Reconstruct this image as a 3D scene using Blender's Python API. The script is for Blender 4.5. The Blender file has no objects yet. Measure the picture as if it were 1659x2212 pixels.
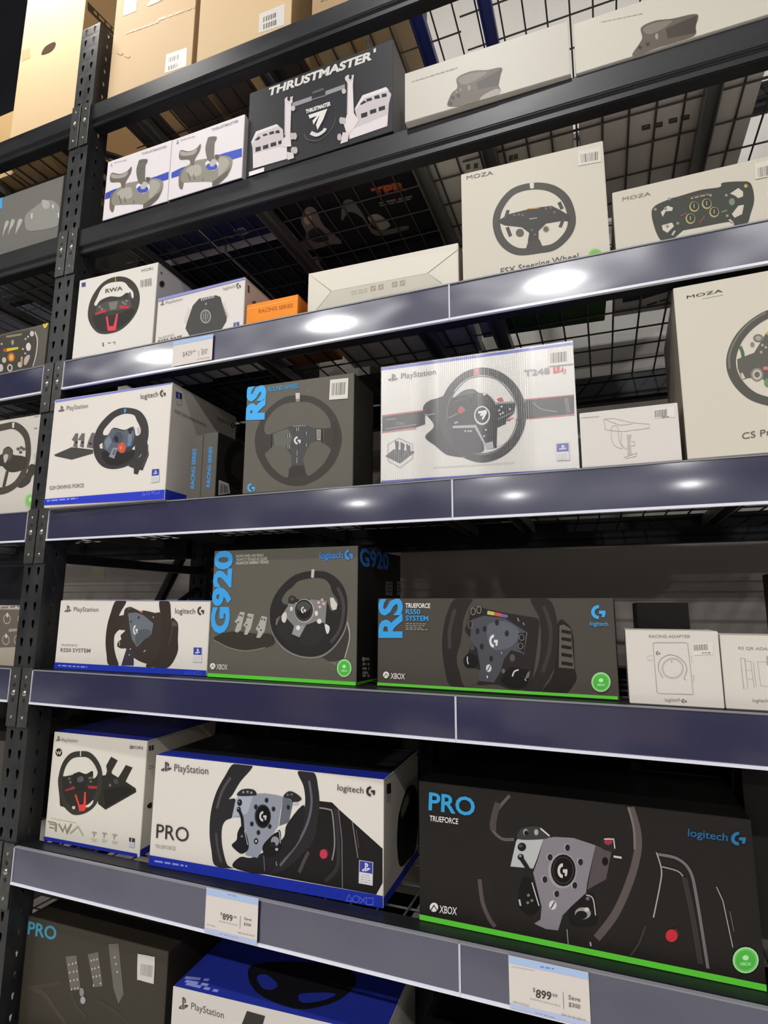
import bpy, bmesh, math, random
from mathutils import Matrix, Vector
from mathutils.geometry import tessellate_polygon

# ------------------------------------------------------------------ clean start
for coll in (bpy.data.objects, bpy.data.meshes, bpy.data.materials, bpy.data.curves):
    for blk in list(coll):
        coll.remove(blk)
scene = bpy.context.scene
LINK = scene.collection.objects.link
SC = 'store shelf'

# ------------------------------------------------------------------ camera (phone held at eye height, tilted up and left)
cd = bpy.data.cameras.new('camera')
cd.sensor_fit = 'HORIZONTAL'; cd.sensor_width = 36.0; cd.lens = 26.706
cd.clip_start = 0.02; cd.clip_end = 200
cam = bpy.data.objects.new('camera', cd); LINK(cam)
cam.matrix_world = Matrix(((0.933974, 0.054972, 0.353087, 1.51757), (0.357313, -0.155988, -0.920867, -1.20000), (0.004455, 0.986228, -0.165331, 1.50000), (0, 0, 0, 1)))
scene.camera = cam

# ------------------------------------------------------------------ world, exposure
scene.view_settings.view_transform = 'Standard'
scene.view_settings.look = 'None'
scene.view_settings.gamma = 1.0
scene.view_settings.use_curve_mapping = False
scene.view_settings.exposure = 0.53
world = bpy.data.worlds.new('store_ambient'); scene.world = world
world.use_nodes = True
world.node_tree.nodes['Background'].inputs[0].default_value = (1.0, 0.98, 0.96, 1)
world.node_tree.nodes['Background'].inputs[1].default_value = 0.3
LAMP_POWER = 390.0          # emission of the high-bay diffusers
SPOT_POWER = 85.0          # the lamp close above the top left cartons

# ------------------------------------------------------------------ helpers
def lin(h, g=1.0):
    h = h.lstrip('#'); o = []
    for i in (0, 2, 4):
        c = int(h[i:i+2], 16) / 255
        o.append(min(1, (c / 12.92 if c <= .04045 else ((c + .055) / 1.055) ** 2.4) * g))
    return (*o, 1)

MATS = {}
def mat(name, color, rough=.5, metal=0.0, spec=.5, coat=0.0, coat_rough=.1, coat_ior=1.5, emit=None, bump=None, noise=None, detail=4):
    if name in MATS: return MATS[name]
    m = bpy.data.materials.new(name); m.use_nodes = True
    nt = m.node_tree; b = nt.nodes['Principled BSDF']
    b.inputs['Base Color'].default_value = color
    b.inputs['Roughness'].default_value = rough
    b.inputs['Metallic'].default_value = metal
    b.inputs['Specular IOR Level'].default_value = spec
    b.inputs['Coat Weight'].default_value = coat
    b.inputs['Coat Roughness'].default_value = coat_rough
    b.inputs['Coat IOR'].default_value = coat_ior
    if emit:
        b.inputs['Emission Color'].default_value = (*emit[0], 1); b.inputs['Emission Strength'].default_value = emit[1]
    if noise or bump:
        tc = nt.nodes.new('ShaderNodeTexCoord'); mp = nt.nodes.new('ShaderNodeMapping'); nz = nt.nodes.new('ShaderNodeTexNoise')
        sc = (noise or bump)[0]
        mp.inputs['Scale'].default_value = sc if isinstance(sc, tuple) else (sc, sc, sc)
        nz.inputs['Scale'].default_value = 1; nz.inputs['Detail'].default_value = detail
        nt.links.new(tc.outputs['Object'], mp.inputs['Vector']); nt.links.new(mp.outputs[0], nz.inputs['Vector'])
        if noise:        # (scale, colour2, rough2)
            mx = nt.nodes.new('ShaderNodeMix'); mx.data_type = 'RGBA'
            mx.inputs[6].default_value = color; mx.inputs[7].default_value = noise[1]
            rp = nt.nodes.new('ShaderNodeValToRGB'); rp.color_ramp.elements[0].position = .35; rp.color_ramp.elements[1].position = .68
            nt.links.new(nz.outputs[0], rp.inputs[0]); nt.links.new(rp.outputs[0], mx.inputs[0]); nt.links.new(mx.outputs[2], b.inputs['Base Color'])
            mr = nt.nodes.new('ShaderNodeMapRange'); mr.inputs[3].default_value = rough; mr.inputs[4].default_value = noise[2]
            nt.links.new(nz.outputs[0], mr.inputs[0]); nt.links.new(mr.outputs[0], b.inputs['Roughness'])
        if bump:         # (scale, strength, distance)
            bp = nt.nodes.new('ShaderNodeBump'); bp.inputs['Strength'].default_value = bump[1]; bp.inputs['Distance'].default_value = bump[2]
            nt.links.new(nz.outputs[0], bp.inputs['Height']); nt.links.new(bp.outputs[0], b.inputs['Normal'])
    MATS[name] = m
    return m
INK_GAIN = 1.0
def ink(h, rough=.42):
    return mat('ink_' + h.lstrip('#'), lin(h, INK_GAIN), rough, spec=.16)

def obj(name, bm, mats, parent=None, smooth=False, loc=None):
    me = bpy.data.meshes.new(name)
    bm.normal_update(); bm.to_mesh(me); bm.free()
    for m in (mats if isinstance(mats, (list, tuple)) else [mats]): me.materials.append(m)
    if smooth:
        for p in me.polygons: p.use_smooth = True
    o = bpy.data.objects.new(name, me); LINK(o)
    if parent: o.parent = parent
    if loc: o.location = loc
    return o
def tag(o, label, cat, group=None):
    o['label'] = label; o['category'] = cat
    if group: o['group'] = group
    return o
def thing(name, label, cat, loc=(0, 0, 0), rz=0.0, group=None):
    o = bpy.data.objects.new(name, None); LINK(o)
    o.empty_display_size = .05; o.location = loc; o.rotation_euler = (0, 0, rz)
    return tag(o, label, cat, group)
def structure(name, bm, m):
    o = obj(name, bm, m); o['kind'] = 'structure'; return o
def copy_tree(o, parent=None):
    c = o.copy(); LINK(c)
    if parent: c.parent = parent
    for ch in list(o.children): copy_tree(ch, c)
    return c
def add_box(bm, x0, x1, y0, y1, z0, z1, mi=0):
    v = [bm.verts.new((x, y, z)) for z in (z0, z1) for y in (y0, y1) for x in (x0, x1)]
    fs = []
    for q in ((0, 2, 3, 1), (4, 5, 7, 6), (0, 1, 5, 4), (1, 3, 7, 5), (3, 2, 6, 7), (2, 0, 4, 6)):
        f = bm.faces.new([v[i] for i in q]); f.material_index = mi; fs.append(f)
    return v, fs
def add_prism_x(bm, prof, x0, x1, mi=0):          # closed (y,z) profile swept along x
    a = [bm.verts.new((x0, y, z)) for y, z in prof]; b = [bm.verts.new((x1, y, z)) for y, z in prof]
    n = len(prof)
    for i in range(n):
        f = bm.faces.new((a[i], a[(i + 1) % n], b[(i + 1) % n], b[i])); f.material_index = mi
    bm.faces.new(a[::-1]).material_index = mi; bm.faces.new(b).material_index = mi
def add_rod(bm, p, q, r, n=6):
    p, q = Vector(p), Vector(q); d = (q - p).normalized()
    u = d.orthogonal().normalized(); w = d.cross(u); A = []; B = []
    for i in range(n):
        t = 2 * math.pi * i / n; o = (u * math.cos(t) + w * math.sin(t)) * r
        A.append(bm.verts.new(p + o)); B.append(bm.verts.new(q + o))
    for i in range(n): bm.faces.new((A[i], A[(i + 1) % n], B[(i + 1) % n], B[i]))
    bm.faces.new(A[::-1]); bm.faces.new(B)

# ------------------------------------------------------------------ printing on flat faces
FONT = {}
def glyphs(s, bold):
    k = (s, bold)
    if k in FONT: return FONT[k]
    def mesh_of(txt):
        c = bpy.data.curves.new('lettering', 'FONT'); c.body = txt; c.resolution_u = 3; c.offset = .011 * bold
        o = bpy.data.objects.new('lettering', c); LINK(o)
        dg = bpy.context.evaluated_depsgraph_get(); dg.update()
        me = bpy.data.meshes.new_from_object(o.evaluated_get(dg))
        r = ([v.co.copy() for v in me.vertices], [list(p.vertices) for p in me.polygons])
        bpy.data.objects.remove(o); bpy.data.curves.remove(c); bpy.data.meshes.remove(me)
        return r
    vs, fs = mesh_of(s)
    ref, _ = mesh_of('H')
    x0 = min(v.x for v in vs); x1 = max(v.x for v in vs); h = max(v.y for v in ref)
    y0 = min(v.y for v in ref)
    FONT[k] = ([((v.x - x0) / (x1 - x0), (v.y - y0) / (h - y0)) for v in vs], fs)
    return FONT[k]
def pairs(a): return [(a[i] * 1e-4, a[i + 1] * 1e-4) for i in range(0, len(a), 2)]
def spline(p, closed, n=5):
    o = []; m = len(p)
    rng = range(m if closed else m - 1)
    for i in rng:
        g = (lambda j: p[j % m]) if closed else (lambda j: p[max(0, min(m - 1, j))])
        a, b, c, d = g(i - 1), g(i), g(i + 1), g(i + 2)
        for k in range(n):
            t = k / n
            o.append(tuple(.5 * (2 * b[q] + (c[q] - a[q]) * t + (2 * a[q] - 5 * b[q] + 4 * c[q] - d[q]) * t * t
                                 + (3 * b[q] - a[q] - 3 * c[q] + d[q]) * t ** 3) for q in (0, 1)))
    if not closed: o.append(p[-1])
    return o
FACE = {   # local (u, v, offset) of each carton face
    'F': lambda u, v, e, s: (u, -e, v), 'R': lambda u, v, e, s: (s[0] + e, u, v), 'L': lambda u, v, e, s: (-e, u, v),
    'T': lambda u, v, e, s: (u, v, s[2] + e), 'B': lambda u, v, e, s: (u, v, -e)}
BOUND = {'F': (0, 2), 'R': (1, 2), 'L': (1, 2), 'T': (0, 1), 'B': (0, 1)}
def print_part(name, face, cmds, size, parent, level):
    """one printed picture, logo or line of lettering as thin layers of ink on a carton face"""
    bm = bmesh.new(); slots = []; lay = level
    bu, bv = size[BOUND[face][0]] - .0006, size[BOUND[face][1]] - .0006
    def put(pts2, faces, ci):
        nonlocal lay
        m = ink(COLORS[ci])
        if m not in slots: slots.append(m)
        e = .0004 + lay * .000022; lay += 1
        vs = [bm.verts.new(FACE[face](max(.0006, min(bu, u)), max(.0006, min(bv, v)), e, size)) for u, v in pts2]
        for f in faces:
            try: bm.faces.new([vs[i] for i in f]).material_index = slots.index(m)
            except ValueError: pass
    def poly(p, ci):
        t = tessellate_polygon([[Vector((u, v, 0)) for u, v in p]])
        put(p, [list(x) for x in t], ci)
    def stroke(p, w, ci, closed=False):
        n = len(p); L = []; R = []
        for i in range(n):
            if closed: a, b = p[i - 1], p[(i + 1) % n]
            else: a, b = p[max(0, i - 1)], p[min(n - 1, i + 1)]
            d = Vector((b[0] - a[0], b[1] - a[1]))
            if d.length < 1e-9: d = Vector((1, 0))
            d.normalize(); k = 1.0
            if 0 < i < n - 1 or closed:
                d1 = Vector((p[i][0] - p[i - 1][0], p[i][1] - p[i - 1][1]))
                if d1.length > 1e-9: k = 1 / max(.5, abs(d1.normalized().dot(d)))
            L.append((p[i][0] - d.y * w / 2 * k, p[i][1] + d.x * w / 2 * k)); R.append((p[i][0] + d.y * w / 2 * k, p[i][1] - d.x * w / 2 * k))
        put(L + R, [(i, (i + 1) % n, n + (i + 1) % n, n + i) for i in range(n if closed else n - 1)], ci)
    for c in cmds:
        k, ci = c[0], c[1]
        if k == 'P': poly(pairs(c[2]), ci)
        elif k == 'S': poly(spline(pairs(c[2]), True), ci)
        elif k == 'L': stroke(pairs(c[3]), c[2] * 1e-4, ci)
        elif k == 'C': stroke(spline(pairs(c[3]), False), c[2] * 1e-4, ci)
        elif k == 'O': stroke(spline(pairs(c[3]), True), c[2] * 1e-4, ci, True)
        elif k == 'E':
            o, a, b = pairs(c[2]); n = 20
            poly([(o[0] + a[0] * math.cos(t) + b[0] * math.sin(t), o[1] + a[1] * math.cos(t) + b[1] * math.sin(t))
                  for t in (2 * math.pi * i / n for i in range(n))], ci)
        elif k == 'T':
            o, a, b = pairs(c[3]); vs, fs = glyphs(c[2], c[4])
            put([(o[0] + a[0] * x + b[0] * y, o[1] + a[1] * x + b[1] * y) for x, y in vs], fs, ci)
    obj(name, bm, slots or [ink('#888888')], parent)
    return lay

# ------------------------------------------------------------------ the store around the rack
def quad(p): 
    bm = bmesh.new(); bm.faces.new([bm.verts.new(q) for q in p]); return bm
X0, X1, Y0, Y1, ZC = -14, 16, -22, .98, 6.4
floor_mat = mat('polished_concrete', (.80, .785, .76, 1), .32, noise=(.9, (.72, .705, .68, 1), .22))
structure('floor', quad([(X0, Y0, 0), (X1, Y0, 0), (X1, Y1, 0), (X0, Y1, 0)]), floor_mat)
structure('ceiling', quad([(X0, Y0, ZC), (X0, Y1, ZC), (X1, Y1, ZC), (X1, Y0, ZC)]), mat('dark_roof_paint', (.035, .034, .042, 1), .8, bump=(6, .3, .02)))
wall_mat = mat('store_wall_paint', (.40, .385, .37, 1), .7, bump=(40, .1, .002))
structure('wall_rear', quad([(X0, Y1, 0), (-1.12, Y1, 0), (-1.12, Y1, ZC), (X0, Y1, ZC)]), mat('navy_wall_paint', (.022, .022, .032, 1), .6, bump=(40, .1, .002)))
structure('wall_back_lower', quad([(-1.12, Y1, 0), (X1, Y1, 0), (X1, Y1, 1.80), (-1.12, Y1, 1.80)]), mat('taupe_wall_band', (.66, .60, .55, 1), .6, bump=(40, .1, .002)))  # lower band of the back wall, darker than the cream above
structure('wall_back', quad([(-1.12, Y1, 1.80), (X1, Y1, 1.80), (X1, Y1, ZC), (-1.12, Y1, ZC)]), mat('cream_wall_paint', (.80, .77, .715, 1), .7, bump=(40, .1, .002)))
structure('wall_front', quad([(X0, Y0, 0), (X0, Y0, ZC), (X1, Y0, ZC), (X1, Y0, 0)]), mat('white_wall_paint', (.82, .81, .79, 1), .7, bump=(40, .1, .002)))
structure('wall_left', quad([(X0, Y0, 0), (X0, Y1, 0), (X0, Y1, ZC), (X0, Y0, ZC)]), wall_mat)
structure('wall_right', quad([(X1, Y0, 0), (X1, Y0, ZC), (X1, Y1, ZC), (X1, Y1, 0)]), wall_mat)

lamp_glow = mat('lamp_diffuser', (1, 1, 1, 1), .5, emit=((1.0, .985, .972), LAMP_POWER))
near_glow = mat('near_lamp_diffuser', (1, 1, 1, 1), .5, emit=((1.0, .965, .91), SPOT_POWER))
housing = mat('lamp_housing', (.6, .6, .6, 1), .4)
def ceiling_light(loc, w, d, label, glow=None, group=None):
    t = thing('ceiling_light', label, 'lamp', loc, 0, group)
    bm = bmesh.new(); add_box(bm, -w/2 - .02, w/2 + .02, -d/2 - .02, d/2 + .02, .012, .09); obj('housing', bm, housing, t)
    bm = bmesh.new(); bm.faces.new([bm.verts.new(p) for p in ((-w/2, -d/2, 0), (-w/2, d/2, 0), (w/2, d/2, 0), (w/2, -d/2, 0))])
    obj('diffuser', bm, glow or lamp_glow, t)
    bm = bmesh.new()
    for sx in (-w/2 + .03, w/2 - .03): add_rod(bm, (sx, 0, .09), (sx, 0, ZC - loc[2]), .004)
    obj('hanger', bm, housing, t)
    return t
lamps = ((-4.17, -4.8, 5.0), (-1.5, -4.8, 5.0), (1.2, -4.8, 5.0), (3.9, -4.8, 5.0), (-4.2, -10.5, 5.0), (-.6, -10.5, 5.0), (3.0, -10.5, 5.0), (6.6, -10.5, 5.0),
         (-6, -16, 5.0), (-1, -17, 5.0), (4, -17, 5.0), (1.0, -2.4, 5.6))
first = ceiling_light(lamps[0], .34, .19, 'rectangular high bay ceiling light hung over the aisles', None, 'high bay ceiling lights')
for p in lamps[1:]: copy_tree(first).location = p
ceiling_light((-.40, -.24, 4.32), .34, .16, 'small bright lamp hung close above the top left shipping cartons', near_glow)

# ------------------------------------------------------------------ the rack
black = mat('black_powder_coat', (.007, .007, .009, 1), .32, spec=.30, noise=((3, 9, 14), (.015, .015, .017, 1), .48))
post_black = mat('black_upright_paint', (.014, .014, .016, 1), .36, spec=.45, noise=((30, 30, 9), (.028, .028, .028, 1), .5))
plate_grey = mat('worn_bracket_paint', (.045, .045, .042, 1), .4, metal=.3, noise=((40, 40, 40), (.075, .075, .07, 1), .3))
rivet_steel = mat('rivet_steel', (.42, .41, .38, 1), .25, metal=.9)
hole_black = mat('dark_hole_fill', (.006, .006, .006, 1), .8)
wire_grey = mat('wire_deck_steel', (.062, .06, .056, 1), .45, spec=.3)
blue_steel = mat('blue_channel_paint', (.03, .05, .30, 1), .4)
SHELF = {1: 3.170, 2: 2.7025, 3: 2.2468, 4: 1.7813, 5: 1.3232, 6: .8636, 7: .404}
DEPTH_RACK = .70
PW = .082                                   # upright width
def teardrop(cx, cz, w, h, n=7):
    p = [(cx + w * math.cos(t), cz + h * .32 + w * math.sin(t)) for t in (math.pi * i / (n - 1) for i in range(n))]
    return p + [(cx - w * .45, cz - h * .5), (cx, cz - h * .62), (cx + w * .45, cz - h * .5)]
def perforated(bm, width, z0, z1, cols, to3, hw=.0062, hh=.021, pitch=.0508):
    z = z0
    while z < z1 - 1e-6:
        zt = min(z1, z + pitch)
        outer = [(0, z), (width, z), (width, zt), (0, zt)]
        loops = [outer] + ([teardrop(c, (z + zt) / 2, hw, hh) for c in cols] if zt - z > .03 else [])
        pts = [q for l in loops for q in l]
        vs = [bm.verts.new(to3(*q)) for q in pts]
        for t in tessellate_polygon([[Vector((a, b, 0)) for a, b in l] for l in loops]):
            try: bm.faces.new([vs[i] for i in t])
            except ValueError: pass
        z = zt
def upright_frame(x, label):
    t = thing('upright_frame', label, 'rack upright', (x, 0, 0), 0, None)
    for y, nm, sgn in ((.0, 'front_post', 1), (DEPTH_RACK + .03, 'rear_post', 1)):
        bm = bmesh.new(); top = 3.492
        perforated(bm, PW, 0, top, (PW * .27, PW * .73), lambda a, b: (a, y, b))
        perforated(bm, .07, 0, top, (.035,), lambda a, b: (PW, y + a, b), .0045, .014)
        perforated(bm, .07, 0, top, (.035,), lambda a, b: (0, y + a, b), .0045, .014)
        bmesh.ops.remove_doubles(bm, verts=bm.verts, dist=1e-5)
        bmesh.ops.recalc_face_normals(bm, faces=bm.faces)
        p = obj(nm, bm, post_black, t)
        md = p.modifiers.new('gauge', 'SOLIDIFY'); md.thickness = .002; md.offset = 0
        bm = bmesh.new(); add_box(bm, .008, PW - .008, y + .03, y + .033, 0, top - .01); obj('post_dark_plate', bm, hole_black, p)  # added black plate, keeps the open post dark behind its holes
    z = .25
    while z < 3.2:
        bm = bmesh.new(); add_box(bm, PW/2 - .012, PW/2 + .012, .07, DEPTH_RACK + .03, z, z + .03); obj('brace', bm, post_black, t)
        bm = bmesh.new(); add_rod(bm, (PW/2, .075, z + .05), (PW/2, DEPTH_RACK + .025, z + .40), .011); obj('brace', bm, post_black, t)
        z += .46
    return t
upright_frame(-PW - .001, 'tall black perforated steel upright between the two shelf bays')
upright_frame(2.441, 'black perforated steel upright at the far right end of the bay')
def beam_profile(y, z, s):
    return [(y, z), (y, z - .062), (y + .008 * s, z - .066), (y + .008 * s, z - .085), (y + .045 * s, z - .085), (y + .045 * s, z)]
def beam(x0, x1, z, y, s, label, brackets):
    t = thing('shelf_beam', label, 'beam', (x0, 0, z))
    bm = bmesh.new(); add_prism_x(bm, beam_profile(y, 0, s), 0, x1 - x0); bmesh.ops.recalc_face_normals(bm, faces=bm.faces)
    bmesh.ops.bevel(bm, geom=[e for e in bm.edges if abs(e.verts[0].co.x - e.verts[1].co.x) > .1], offset=.0022, segments=2, affect='EDGES')
    obj('beam_channel', bm, black, t)
    for side in brackets:                                   # the plate that hooks into the upright
        bx = -PW/2 + .0015 if side < 0 else x1 - x0 + .0005
        bw = PW/2 - .003
        bm = bmesh.new(); v, f = add_box(bm, bx, bx + bw, -.0062, -.0022, -.158, .004)
        bmesh.ops.bevel(bm, geom=[e for e in bm.edges], offset=.001, segments=1, affect='EDGES')
        br = obj('end_bracket', bm, plate_grey, t)
        cx = bx + bw * .5
        for zz, r in ((-.022, .0042), (-.132, .0042), (-.066, .0085)):
            bm = bmesh.new(); bmesh.ops.create_uvsphere(bm, u_segments=10, v_segments=6, radius=r)
            for w in bm.verts: w.co = Vector((w.co.x + cx, w.co.y * .6 - .0062, w.co.z + zz))
            obj('rivet', bm, rivet_steel, br, True)
        for zz in (-.086, -.045):
            bm = bmesh.new(); bmesh.ops.create_circle(bm, cap_ends=True, radius=.006, segments=12)
            for w in bm.verts: w.co = Vector((cx + w.co.x, -.0064, zz + w.co.y))
            obj('bolt_hole', bm, hole_black, br)
    return t
ORD = {1: 'topmost', 2: 'second from top', 3: 'third from top', 4: 'fourth from top', 5: 'fifth from top', 6: 'sixth from top', 7: 'lowest'}
for k, z in SHELF.items():
    bare = ' bare' if k < 3 else ' rail covered'
    beam(0, 2.44, z, .004, 1, 'black%s steel front beam of the %s shelf, right bay' % (bare, ORD[k]), (-1,))
    beam(-PW - 2.44, -PW - .002, z, .004, 1, 'black%s steel front beam of the %s shelf, left bay' % (bare, ORD[k]), (1,))
    beam(0, 2.44, z, DEPTH_RACK, 1, 'black rear beam behind the goods of the %s shelf, right bay' % ORD[k], ())
    beam(-PW - 2.44, -PW - .002, z, DEPTH_RACK, 1, 'black rear beam behind the goods of the %s shelf, left bay' % ORD[k], ())
galv = mat('galvanised_channel', (.20, .195, .185, 1), .38, metal=.5)
def wire_deck(xa, xb, z, channels, label, chan_mat, dy=0):
    t = thing('wire_deck', label, 'wire shelf', (xa, 0, z))
    bm = bmesh.new()
    x = .041 + .0615 * math.ceil((xa + .004 - .041) / .0615)
    while x < xb - .003:
        add_rod(bm, (x - xa, .010, -.0032), (x - xa, DEPTH_RACK + .03, -.0032), .0026, 5); x += .0615
    for y in (.092, .195, .3, .405, .51, .615, .72):
        add_rod(bm, (.002, y + dy, -.0082), (xb - xa - .002, y + dy, -.0082), .0026, 5)
    obj('wire_grid', bm, wire_grey, t)
    for cx in channels:
        bm = bmesh.new(); c = cx - xa
        add_box(bm, c - .018, c + .018, .053, DEPTH_RACK - .001, -.016, -.012); add_box(bm, c - .018, c - .015, .053, DEPTH_RACK - .001, -.040, -.016); add_box(bm, c + .015, c + .018, .053, DEPTH_RACK - .001, -.040, -.016)
        obj('support_channel', bm, blue_steel if chan_mat is blue_steel and cx > 1 else galv, t)
    return t
for k, z in SHELF.items():
    cm = blue_steel if k == 1 else galv
    wire_deck(.002, 1.219, z, (.13, .62, 1.115), 'wire mesh deck of the %s shelf, half next to the upright' % ORD[k], cm)
    wire_deck(1.221, 2.438, z, (1.30, 1.815, 2.32), 'wire mesh deck of the %s shelf, half at the right edge' % ORD[k], cm, -.042)
    wire_deck(-PW - 1.22, -PW - .004, z, (-1.1, -.66, -.22), 'wire mesh deck of the %s shelf in the left bay' % ORD[k], cm)
# ---- price rails
rail_blue = mat('navy_label_insert', (.015, .015, .056, 1), .36, spec=.9, coat=.9, coat_rough=.10, coat_ior=1.75, noise=((3.2, 1, 5), (.022, .023, .068, 1), .24), bump=((2.6, 1, 2.5), 1.0, .026), detail=.8)
lip_clear = mat('clear_plastic_lip', (.74, .74, .82, 1), .25, spec=.6)
rail_back = mat('rail_plastic', (.22, .22, .25, 1), .35)
def price_rail(x0, x1, z, label):
    t = thing('price_rail', label, 'price rail', (x0, 0, z)); w = x1 - x0
    bm = bmesh.new(); add_box(bm, 0, w, .0005, .0035, -.0925, -.001); obj('rail_back', bm, rail_back, t)
    bm = bmesh.new(); nx = 60                               # slightly bowed cover strip
    vs = [[bm.verts.new((.002 + (w - .004) * i / nx, -.0035 - .0006 * math.sin(math.pi * j / 6), -.088 + .084 * j / 6)) for j in range(7)] for i in range(nx + 1)]
    for i in range(nx):
        for j in range(6): bm.faces.new((vs[i][j], vs[i + 1][j], vs[i + 1][j + 1], vs[i][j + 1]))
    obj('label_insert', bm, rail_blue, t, True)
    bm = bmesh.new(); add_box(bm, 0, w, -.0075, .0005, -.0935, -.0880)
    add_box(bm, 0, .0018, -.0065, .0005, -.0875, -.0035); add_box(bm, w - .0012, w, -.0065, .0005, -.0875, -.0035)
    obj('clear_lip', bm, lip_clear, t)
    bm = bmesh.new(); add_box(bm, 0, w, -.006, .0005, -.0035, -.0005); obj('top_lip', bm, rail_back, t)
for k in (3, 4, 5, 6):
    price_rail(.001, 1.2187, SHELF[k], 'navy blue price rail on the %s shelf, first length right of the upright' % ORD[k])
    price_rail(1.2193, 2.439, SHELF[k], 'navy blue price rail on the %s shelf, second length at the right edge' % ORD[k])
    price_rail(-PW - 1.22, -PW - .003, SHELF[k], 'navy blue price rail on the %s shelf, left of the upright' % ORD[k])

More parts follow.
